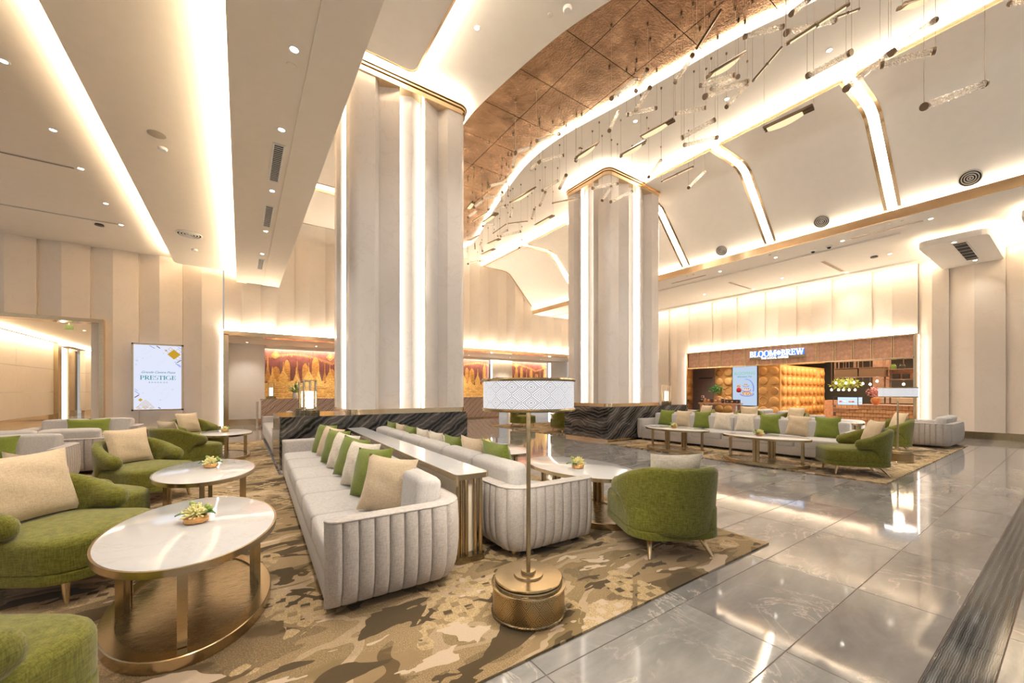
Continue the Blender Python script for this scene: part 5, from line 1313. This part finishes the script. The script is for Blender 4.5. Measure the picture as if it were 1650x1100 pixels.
for x in (0, 0.5): fr.box(x - 0.01, x + 0.01, -0.38, 0.34, 0.39, 0.41)
fr.build('case_frame', 'black_plastic', gc, smooth=0)
MB().add([(0, -0.38, 0.02), (0, 0.34, 0.02), (0, 0.34, 0.39), (0, -0.38, 0.39)], [(0, 1, 2, 3)]).build('front_glass', 'clear_glass', gc, smooth=0)
MB().box(0.48, 0.5, -0.38, 0.34, 0.02, 0.39).build('case_back', 'case_light', gc, smooth=0)
rnd = random.Random(2)
for k in range(10):
    MB().lathe([(0.01, 0), (0.04, 0), (0.045, 0.03), (0.02, 0.05)], 10).build('cake', ('ceramic', 'jar_amber', 'red_plastic')[k % 3], gc, (0.15 + 0.2 * rnd.random(), -0.33 + 0.066 * k, 0.02 if k % 2 else 0.21), smooth=40)
vs_ = thing('flower_vase', 'amber glass vase of pink blossoms on the cafe counter', 'flowers', (18.5, 4.19, 0.875))
MB().lathe([(0.03, 0), (0.06, 0), (0.13, 0.09), (0.14, 0.16), (0.11, 0.24), (0.09, 0.24)], 18).build('vase', 'amber', vs_)
leafy(vs_, 'blossoms', 'pink_flower', (0, 0.03, 0.44), 0.25, 300, 0.06, 6, 0.75)
# hanging bronze canopy and shelf
hc = thing('hanging_canopy', 'bronze mesh box canopy hanging over the cafe counter', 'canopy', (19, 4.1, 1.88))
MB().box(0, 0.7, 0, 0.68, 0.03, 0.33).build('mesh_panel', 'mesh_brown', hc, smooth=0); MB().box(0, 0.7, 0.72, 1.4, 0.03, 0.30).build('mesh_panel', 'mesh_brown', hc, smooth=0)
MB().box(-0.02, 0.72, -0.02, 1.42, 0.0, 0.03).build('bottom_frame', 'wood_dark', hc, smooth=0); MB().box(-0.02, 0.72, -0.02, 1.42, 0.33, 0.35).build('top_frame', 'wood_dark', hc, smooth=0)
for y in (0.0, 0.70, 0.82, 1.28, 1.40): MB().box(0, 0.03, y - 0.015, y + 0.015, 0.33, 1.07).build('hanger', 'wood_dark', hc, smooth=0)
sh = thing('shelf_rack', 'dark metal shelf rack at the right end of the cafe', 'shelf', (19.5, 3.4, 0))
for z in (1.12, 1.76, 2.12): MB().box(-0.15, 0.15, -0.6, 0.80, z, z + 0.03).build('shelf_board', 'wood_dark', sh, smooth=0)
for y in (0.62, 0.76): MB().box(-0.02, 0.02, y - 0.02, y + 0.02, 0, 2.95).build('upright', 'wood_dark', sh, smooth=0)
MB().box(0.16, 0.2, -0.6, 0.6, 1.76, 2.1).build('shelf_back', 'wood', sh, smooth=0)
for y, mt, lb in ((3.93, 'jar_green', 'green lidded jar on the top cafe shelf'), (3.70, 'black_plastic', 'black lidded jar on the top cafe shelf')):
    j = thing('jar', lb, 'jar', (19.5, y, 2.15)); MB().lathe([(0.02, 0), (0.08, 0), (0.085, 0.02), (0.08, 0.12), (0.05, 0.14)], 14).build('jar_body', mt, j); MB().lathe([(0.01, 0.14), (0.055, 0.14), (0.055, 0.18), (0.01, 0.18)], 14).build('lid', mt, j)
for y, w_ in ((3.85, 'left'), (3.6, 'right')):
    j = tag(MB().box(-0.05, 0.05, -0.09, 0.09, 0, 0.17).build('gift_box', 'black_plastic', None, (19.48, y, 1.79), smooth=0), w_ + ' black box on the second cafe shelf', 'box')
pl = thing('hanging_plant', 'light green trailing plant above the pastry case', 'plant', (20.7, 5.65, 1.55))
MB().box(-0.1, 0.1, -0.4, 0.4, 0.0, 0.10).build('trough', 'wood_dark', pl, smooth=0); leafy(pl, 'foliage', 'leaf_light', (0, 0, 0.12), 0.48, 420, 0.13, 12, 0.45)
for y in (-0.35, 0.35): MB().cyl((0, y, 0.1), (0, y, 1.4), 0.008, 6).build('hanger', 'wood_dark', pl)
BUL = [(5.75, 1.68), (5.43, 1.67), (5.18, 1.69), (4.91, 1.64), (4.69, 1.61), (4.49, 1.73), (3.76, 1.6), (5.94, 1.40), (5.71, 1.40), (5.55, 1.40), (5.37, 1.40), (5.18, 1.40)]
for k, (y, z) in enumerate(BUL):
    lb = ('upper row' if k < 7 else 'lower row') + ' bare cafe bulb, ' + ORD[(k if k < 7 else k - 7) + 1] + ' from the padded wall'
    b = thing('pendant_bulb', lb, 'light bulb', (20 + (0.15 if k >= 7 else 0), y, z))
    MB().lathe([(0.004, -0.04), (0.03, -0.025), (0.038, 0.0), (0.028, 0.03), (0.012, 0.05)], 12).build('bulb', 'bulb', b, smooth=60)
    MB().cyl((0, 0, 0.05), (0, 0, 2.94 - z), 0.006, 6).build('cord', 'wood_dark', b)
MB().box(20.8, 21.0, 4.3, 4.8, 0, 2.9).build('brick_pier', 'wood_dark', cafe, smooth=0)
MB().box(21.5, 22.2, 5.6, 6.6, 0, 0.95).build('back_bar', 'wood', cafe, smooth=0)
MB().box(20.0, 20.5, 2.4, 4.6, 0.9, 1.1).build('back_counter', 'cream_paint', cafe, smooth=0)

# ------------------------------------------------------------------ ceiling fixtures
def downlight(x, y, z, label, power=SPOT, r=0.043, spread=100, col=(1.0, 0.92, 0.82)):
    t = thing('downlight', label, 'downlight', (x, y, z))
    n = 20; c = lambda rr, zz: [(rr * math.cos(2 * PI * k / n), rr * math.sin(2 * PI * k / n), zz) for k in range(n)]
    g = MB().rings([c(r + 0.018, 0.0), c(r + 0.016, -0.006), c(r, -0.006), c(r - 0.006, -0.001)], False).build('trim_ring', 'white_metal', t)
    MB().add(c(r - 0.004, -0.002), [tuple(range(n))]).build('lamp_lens', 'lamp_face', t, smooth=0)
    if power:
        l = bpy.data.lights.new('downlight_beam', 'SPOT'); l.energy = power * 2.4; l.spot_size = math.radians(spread); l.spot_blend = 0.9; l.color = col; l.shadow_soft_size = 0.06
        o = bpy.data.objects.new('downlight_beam', l); C.objects.link(o); o.parent = t; o.location = (0, 0, -0.03)
    return t
for k, y in enumerate((1.6, 3.2, 4.79, 6.36, 8.4, 10.6, 12.4)):
    downlight(0.47, y, 5.0, 'recessed downlight in the long beam, ' + ORD[k + 1] + ' from the camera' if k > 1 else 'recessed downlight in the beam, above the frame, ' + ORD[k + 1], 34)
for k, y in enumerate((2.9, 4.5, 6.1, 7.71, 9.30, 10.62, 12.28, 13.64)):
    downlight(-2.46, y, 5.5, 'recessed downlight in the left lounge ceiling, ' + ORD[k + 1] + ' from the camera', 26)
downlight(3.24, 5.74, ZC, 'bright downlight in the high ceiling beside the near column', 60)
downlight(3.3, 2.6, ZC, 'downlight in the high ceiling above the foreground armchair', 60)
downlight(7.29, 5.71, ZC, 'downlight in the high ceiling above the hanging glass rods, farther', 50)
downlight(8.61, 2.57, ZC, 'downlight in the high ceiling above the hanging glass rods, nearer', 60)
downlight(8.3, 4.2, ZC, 'downlight in the high ceiling before the second vault panel', 50)
for k, y in enumerate((2.0, 3.61, 5.18, 6.82, 8.5)):
    downlight(13.03, y, ZS, 'downlight in the low soffit along the brass edge, ' + ORD[k + 1] + ' from the right', 30)
for k, (x, y, z) in enumerate(((16.6, 4.5, ZS), (16.4, 7.3, ZS), (15.4, 3.18, ZS), (14.3, 1.80, 4.97), (16.75, 1.72, 4.97), (16.9, 0.4, 4.97), (15.6, 6.0, ZS), (15.6, 8.8, ZS))):
    downlight(x, y, z, ['soffit downlight at the wall end of the first slot diffuser', 'soffit downlight at the wall end of the second slot diffuser', 'soffit downlight beside the small ceiling sensor', 'downlight at the aisle end of the slab grille', 'downlight at the wall end of the slab grille',
                        'downlight at the far right edge of the soffit', 'soffit downlight in the middle of the cafe ceiling strip', 'soffit downlight nearest the far column'][k], 8 if k in (4, 5) else 26)
for k, x in enumerate((0.2, 2.6, 5.0, 7.4, 9.8, 12.4, 14.6)):  # added lamps, they brighten the dark reception
    downlight(x, 18.2, 3.22, 'downlight added to brighten the reception, ' + ORD[k + 1] + ' from the left', 15 if k == 0 else 60)
for k, y in enumerate((18.5, 22.0, 26.0, 30.0)):  # added lamps to lift the corridor behind the doorway
    downlight(-5.0, y, 3.70, 'downlight added to brighten the corridor, ' + ORD[k + 1] + ' from the doorway', 14)
for k, (x, y) in enumerate(((17.7, 9.2), (17.8, 6.0), (17.8, 4.0), (19.3, 6.2), (21.5, 4.5), (17.65, 7.6), (17.65, 8.5))):  # last two are added to brighten the front of the padded wall
    downlight(x, y, 2.95, 'recessed downlight in the cafe ceiling, ' + ['over the jar table', 'before the padded wall', 'before the counter', 'beside the oval pads', 'deep over the back bar', 'added to brighten the round pads', 'added to brighten the front by the menu screen'][k], (40, 25, 40, 25, 40, 12, 12)[k])
# linear grilles, each slat its own part
def grille(x0, x1, y0, y1, z, label, n, along='y', mat='white_metal'):
    t = thing('air_grille', label, 'air vent', ((x0 + x1) / 2, (y0 + y1) / 2, z)); hx, hy = (x1 - x0) / 2, (y1 - y0) / 2
    MB().box(-hx, hx, -hy, hy, -0.002, 0.0).build('backing', 'dark_gap', t, smooth=0)
    f = MB()
    for s in (1, -1): f.box(-hx - 0.012, hx + 0.012, s * hy - 0.012, s * hy + 0.012, -0.008, 0.0); f.box(s * hx - 0.012, s * hx + 0.012, -hy, hy, -0.008, 0.0)
    f.build('frame', mat, t, smooth=0); s0 = None
    for k in range(n):
        if along == 'y':                           # slats run across x
            y = -hy + (k + 0.5) * 2 * hy / n; loc = (0, y, -0.004)
            if not s0: s0 = MB().box(-hx, hx, -0.006, 0.006, -0.004, 0.002).build('slat', mat, t, loc, smooth=0); continue
        else:
            x = -hx + (k + 0.5) * 2 * hx / n; loc = (x, 0, -0.004)
            if not s0: s0 = MB().box(-0.006, 0.006, -hy, hy, -0.004, 0.002).build('slat', mat, t, loc, smooth=0); continue
        inst(s0, t, loc)
grille(0.40, 0.54, 6.75, 8.0, 4.998, 'dark slatted air grille in the beam, nearest', 22)
grille(0.40, 0.54, 9.1, 10.3, 4.998, 'dark slatted air grille in the beam, middle one', 20)
grille(0.40, 0.54, 12.9, 14.0, 4.998, 'dark slatted air grille in the beam, farthest', 16)
grille(14.45, 16.55, 1.62, 1.86, 4.968, 'slanted looking slatted air grille in the slab at upper right', 6, 'x' if False else 'x')
def slot(x0, x1, y0, y1, z, label):
    t = thing('slot_diffuser', label, 'air vent', ((x0 + x1) / 2, (y0 + y1) / 2, z)); hx, hy = (x1 - x0) / 2, (y1 - y0) / 2
    MB().box(-hx, hx, -hy, hy, -0.002, 0).build('slot', 'bronze', t, smooth=0)
    f = MB()
    for s in (1, -1): f.box(-hx - 0.015, hx + 0.015, s * hy - 0.008, s * hy + 0.008, -0.006, 0.0)
    f.build('frame', 'white_metal', t, smooth=0)
slot(-6, -2.56, 10.62, 10.70, 5.498, 'long slot diffuser in the left lounge ceiling, nearer')
slot(-6, -2.52, 13.60, 13.66, 5.498, 'thin long slot diffuser in the left lounge ceiling, farther')
slot(13.0, 13.08, 2.11, 3.44, ZS - 0.002, 'slot diffuser in the low soffit right of the dome cameras')
slot(13.0, 13.08, 7.30, 8.60, ZS - 0.002, 'slot diffuser in the low soffit next to the far column')
slot(14.6, 16.35, 4.46, 4.58, ZS - 0.002, 'slot diffuser crossing the cafe soffit, nearer')
slot(14.6, 16.2, 7.26, 7.36, ZS - 0.002, 'slot diffuser crossing the cafe soffit, farther')
def round_vent(label, loc, rot, R, dark=True):
    t = thing('round_diffuser', label, 'air vent', loc); t.rotation_euler = rot; n = 36
    MB().lathe([(0.01, 0.0), (R, 0.0), (R, 0.004), (0.01, 0.004)], n).build('backing', 'dark_gap', t)
    for k, r in enumerate((R, R * 0.76, R * 0.53, R * 0.30)):
        MB().rings([[(rr * math.cos(2 * PI * q / n), rr * math.sin(2 * PI * q / n), z) for q in range(n)] for rr, z in ((r, 0.003), (r * 1.0, 0.016), (r - R * 0.09, 0.022), (r - R * 0.11, 0.006))], False).build('cone_ring', 'white_metal', t)
    MB().lathe([(0.005, 0.02), (R * 0.1, 0.02), (R * 0.1, 0.0)], 18).build('hub', 'white_metal', t)
for y, lb in ((1.32, 'round ceiling diffuser on the sloped vault panel, right one'), (3.81, 'round ceiling diffuser on the sloped vault panel, middle one'), (6.35, 'round ceiling diffuser on the sloped vault panel, left one'),
              (11.4, 'round diffuser on the sloped panel seen between the columns')):
    px, pz = 12.24, 6.93 - (12.24 - 11.07) * 1.63 / 1.55
    round_vent(lb, (px - 0.018, y, pz - 0.017), (0, PI + math.atan2(1.63, 1.55), 0), 0.17)
round_vent('round diffuser in the dropped ceiling step near the screen wall', (-1.04, 12.45, 5.197), (PI, 0, 0), 0.26)
def disc_thing(name, label, cat, loc, r, h, mat):
    t = tag(MB().lathe([(0.005, 0), (r, 0), (r, -h * 0.6), (r * 0.8, -h), (0.005, -h)], 24).build(name, mat, None, loc), label, cat); return t
disc_thing('ceiling_speaker', 'flat grey round speaker in the dropped ceiling step', 'speaker', (-1.04, 7.89, 5.2), 0.11, 0.008, 'speaker_grey')
disc_thing('smoke_detector', 'white smoke detector beside the grey ceiling speaker', 'detector', (-1.02, 8.28, 5.2), 0.06, 0.04, 'ceramic')
disc_thing('smoke_detector', 'white smoke detector beyond the round diffuser on the step', 'detector', (-1.03, 13.7, 5.2), 0.07, 0.05, 'ceramic')
disc_thing('access_disc', 'blank round cover in the beam beside the nearest visible downlight', 'cover', (0.47, 5.05, 5.0), 0.055, 0.008, 'plaster')
disc_thing('smoke_detector', 'white detector in the high ceiling by the copper edge', 'detector', (4.25, 4.63, ZC), 0.07, 0.05, 'ceramic')
disc_thing('access_disc', 'blank round cover in the high ceiling by the copper edge', 'cover', (4.1, 4.87, ZC), 0.045, 0.006, 'plaster')
for x, y, lb in ((13.22, 4.32, 'small black dome camera in the soffit, left of two'), (13.18, 3.94, 'small black dome camera in the soffit, right of two')):
    t = thing('dome_camera', lb, 'camera', (x, y, ZS))
    MB().lathe([(0.01, 0), (0.07, 0), (0.07, -0.03), (0.05, -0.04), (0.01, -0.04)], 20).build('housing', 'ceramic', t); MB().lathe([(0.045, -0.038), (0.042, -0.06), (0.025, -0.078), (0.004, -0.083)], 18).build('dome', 'black_plastic', t, smooth=60)
for x, y, z, lb in ((15.3, 3.5, ZS, 'black dome camera in the cafe soffit tray'), (-2.9, 13.9, 5.5, 'black dome camera in the left lounge ceiling')):
    t = thing('dome_camera', lb, 'camera', (x, y, z)); MB().lathe([(0.01, 0), (0.08, 0), (0.09, -0.03), (0.01, -0.035)], 18).build('housing', 'black_plastic', t)

# ------------------------------------------------------------------ hanging glass rods and brass lights
def px(ox, oy, s, *q): return [(ox + x / s, oy + y / s) for x, y in q]
RODS, LAMPS, BARS = [], [], []
for a, b in (((525, 40), (455, 175)), ((540, 150), (455, 285)), ((460, 100), (312, 215)), ((580, 270), (402, 312)), ((352, 298), (300, 405)), ((872, 268), (688, 305)), ((794, -44), (688, 120)), ((1045, 75), (833, 140)),
             ((1062, 85), (902, 160)), ((1115, 115), (862, 205)), ((1115, 130), (992, 265)), ((925, 340), (725, 450)), ((940, 445), (742, 490)), ((605, 580), (532, 680)), ((862, 650), (768, 742)), ((348, 718), (200, 745)), ((313, 735), (257, 818)),
             ((435, 765), (308, 825))): RODS.append(px(900, 100, 3.666, a, b))
for a, b in (((710, 70), (548, 118)), ((500, 165), (400, 200)), ((398, 210), (382, 300)), ((742, 220), (568, 262)), ((565, 270), (508, 320)), ((868, 160), (825, 265)), ((758, 360), (712, 455)), ((698, 402), (590, 470)), ((610, 480), (572, 575)),
             ((380, 590), (362, 662)), ((533, 600), (515, 670)), ((335, 410), (212, 440)), ((300, 505), (160, 523)), ((305, 480), (300, 545)), ((330, 575), (203, 605)), ((165, 545), (105, 590)), ((120, 618), (62, 660)), ((245, 710), (165, 722)),
             ((437, 760), (290, 795)), ((345, 750), (270, 795)), ((445, 820), (425, 875)), ((250, 945), (145, 970)), ((130, 970), (62, 990)), ((155, 840), (165, 900))): RODS.append(px(740, 200, 4.4, a, b))
for a, b in (((640, 105), (487, 145)), ((845, 80), (652, 130)), ((740, 0), (672, 55)), ((910, 205), (735, 300)), ((1240, 80), (1065, 210)), ((1240, 200), (1022, 258)), ((1055, 215), (888, 350)), ((1435, 330), (1195, 420)), ((1680, -18), (1530, 15))): RODS.append(px(1000, 0, 2.4446, a, b))
for a, b in (((680, 350), (485, 455)), ((522, 475), (368, 563)), ((240, 485), (105, 575))): LAMPS.append(px(900, 100, 3.666, a, b))
for a, b in (((540, 460), (370, 560)), ((665, 655), (540, 725)), ((265, 640), (170, 705)), ((285, 820), (205, 855)), ((248, 890), (160, 930)), ((135, 795), (68, 830)), ((105, 555), (62, 605))): LAMPS.append(px(740, 200, 4.4, a, b))
for a, b in (((490, 220), (350, 305)), ((760, 430), (565, 520)), ((1235, -8), (1110, 35))): LAMPS.append(px(1000, 0, 2.4446, a, b))
for a, b in (((800, 615), (607, 705)),): BARS.append(px(900, 100, 3.666, a, b))
for a, b in (((200, 620), (95, 688)), ((335, 707), (238, 775)), ((345, 705), (485, 688)), ((352, 430), (347, 510)), ((850, 522), (662, 560)), ((110, 845), (112, 885)), ((62, 855), (58, 905))): BARS.append(px(740, 200, 4.4, a, b))
for a, b in (((395, 40), (300, 190)), ((900, 15), (650, 175)), ((940, 35), (845, 70)), ((635, 185), (520, 320))): BARS.append(px(1000, 0, 2.4446, a, b))

def hang_height(x, y):
    return ZC + 0.09 if interp(B1, y) < x < interp(B2, y) else (ZC if x < 9.4 else 7.22 if x < 10.4 else 6.9)
def place(pair, real):
    (u1, v1), (u2, v2) = pair; L = math.hypot(u1 - u2, v1 - v2); vm = (v1 + v2) / 2; um = (u1 + u2) / 2
    d = real * FPX / L; k = (HV - vm) / FPX
    z = EYE + k * d
    zlo, zhi = 4.35, 6.7
    if z > zhi: d = (zhi - EYE) / k
    if z < zlo: d = (zlo - EYE) / k
    if um > 905: d = min(d, 9.4)
    e = rndp.uniform(-0.05, 0.05)
    return at_depth(u1, v1, d * (1 + e)), at_depth(u2, v2, d * (1 - e))
rndp = random.Random(21)
def zone(u):
    if u < 775: return 'against the near column edge'
    if u < 815: return 'just right of the near column'
    if u < 860: return 'between the columns, left part'
    if u < 905: return 'between the columns, right part'
    if u < 975: return 'left of the far column top'
    if u < 1030: return 'in front of the far column'
    if u < 1100: return 'right of the far column top'
    if u < 1180: return 'before the second vault panel'
    if u < 1300: return 'before the middle vault panel'
    return 'before the right vault panel'
zc = {}
allp = [('rod', p) for p in RODS] + [('lamp', p) for p in LAMPS] + [('bar', p) for p in BARS]
allp.sort(key=lambda a: (a[1][0][1] + a[1][1][1]))
rodmesh = {}
def unit_frame(t, p1, p2):
    """a matrix that lays local +x along p1->p2 with z up"""
    x = (p2 - p1).normalized(); y = Vector((0, 0, 1)).cross(x).normalized(); z = x.cross(y)
    return Matrix((x, y, z)).transposed().to_quaternion()
for kind, pr in allp:
    real = {'rod': 0.62, 'lamp': 0.74, 'bar': 0.70}[kind]
    p1, p2 = place(pr, real); mid = (p1 + p2) / 2; L = (p2 - p1).length
    um = (pr[0][0] + pr[1][0]) / 2; zn = zone(um); zc[(kind, zn)] = zc.get((kind, zn), 0) + 1; i = zc[(kind, zn)]
    nm, cat, base = {'rod': ('glass_rod_pendant', 'pendant', 'twisted clear glass rod hanging '), 'lamp': ('pendant_light', 'pendant light', 'brass trough light hanging '), 'bar': ('brass_bar_pendant', 'pendant', 'slim brass bar hanging ')}[kind]
    t = thing(nm, base + zn + ', ' + ORD[i] + ' from top', cat, mid, 0, {'rod': 'hanging glass rods', 'lamp': 'hanging brass trough lights', 'bar': 'hanging brass bars'}[kind])
    q = unit_frame(t, p1, p2)
    def part(mb, name, mat, smooth=40):
        o = mb.build(name, mat, t, smooth=smooth); o.rotation_mode = 'QUATERNION'; o.rotation_quaternion = q; return o
    h = L / 2
    if kind == 'rod':
        n = 22; rg = []
        for k in range(n + 1):
            tw = k / n * PI * 4.0; r = 0.032 * (1 + 0.12 * math.sin(k * 2.3)); x = -h + 0.02 + (L - 0.04) * k / n
            rg.append([(x, r * (1 + 0.22 * math.cos(4 * (2 * PI * j / 12))) * math.cos(2 * PI * j / 12 + tw), r * (1 + 0.22 * math.cos(4 * (2 * PI * j / 12))) * math.sin(2 * PI * j / 12 + tw)) for j in range(12)])
        part(MB().rings(rg), 'glass_rod', 'crystal', 70)
        for s in (1, -1): part(MB().tube([(s * (h - 0.03), 0, 0), (s * h, 0, 0)], 0.038, 12), 'end_cap', 'bronze')
        part(MB().tube([(-h + 0.02, 0, 0), (h - 0.02, 0, 0)], 0.004, 5), 'core_rod', 'white_metal')
    elif kind == 'lamp':
        r = 0.042
        prof = [(r * math.cos(a), r * math.sin(a)) for a in [PI * k / 8 for k in range(9)]]; inner = [(x * 0.9, z * 0.9) for x, z in reversed(prof)]
        for s in (1, -1):
            part(MB().rings([[(x, s * 0.034 + a * 0.75, 0.02 + b) for a, b in prof + inner] for x in (-h, h)]), 'brass_trough', 'bronze')
        n = 14; rg = []
        for k in range(n + 1):
            f = k / n; x = -h * 0.60 + 1.45 * h * f; dp = 0.010 + 0.045 * math.sin(PI * f) ** 0.7
            rg.append([(x, 0.05 * math.cos(a), 0.01 + dp * math.sin(a)) for a in [PI + PI * j / 8 for j in range(9)]])
        part(MB().rings(rg), 'glowing_bowl', 'pendant_glow', 60)
    else:
        part(MB().tube([(-h, 0, 0), (h, 0, 0)], 0.019, 10), 'brass_tube', 'bronze')
        part(MB().tube([(-0.012, 0, 0), (0.012, 0, 0)], 0.024, 10), 'centre_collar', 'brass_dark')
        part(MB().rings([[(x, 0.012 * math.cos(a), -0.013 - 0.008 * abs(math.sin(a))) for a in [PI + PI * j / 4 for j in range(5)]] for x in (-h + 0.03, h - 0.03)]), 'light_slit', 'pendant_glow')
    for e in (p1, p2):
        w = e - mid; top = hang_height(e.x, e.y) - mid.z
        if top - w.z > 0.05:
            MB().cyl((w.x, w.y, w.z + 0.02), (w.x, w.y, top), 0.0022, 5).build('wire', 'bronze', t)
            MB().lathe([(0.004, top - 0.035), (0.016, top - 0.03), (0.018, top), (0.004, top)], 8, (w.x, w.y)).build('ceiling_cup', 'bronze', t)

# ------------------------------------------------------------------ groups of repeats
GROUPS = {'sofa': 'pale grey channel-tufted sofas', 'armchair': 'olive green armchairs', 'coffee_table': 'oval marble coffee tables', 'flower_arrangement': 'yellow flower bowls on the coffee tables',
          'pillow': 'scatter pillows on sofas and chairs', 'downlight': 'recessed ceiling downlights', 'jar': 'jars in the cafe', 'pendant_bulb': 'bare bulbs in the cafe', 'lantern': 'brass lanterns', 'floor_lamp': 'brass floor lamps',
          'air_grille': 'slatted air grilles', 'slot_diffuser': 'slot diffusers', 'round_diffuser': 'round ceiling diffusers', 'carpet': 'patterned carpets', 'console_table': 'marble topped consoles', 'gift_box': 'black boxes in the cafe',
          'smoke_detector': 'smoke detectors', 'dome_camera': 'dome cameras', 'column': 'fluted stone columns', 'wall_mural': 'skyline murals'}
for o in list(bpy.data.objects):
    if o.parent is None and 'group' not in o and o.name.split('.')[0] in GROUPS and 'category' in o: o['group'] = GROUPS[o.name.split('.')[0]]
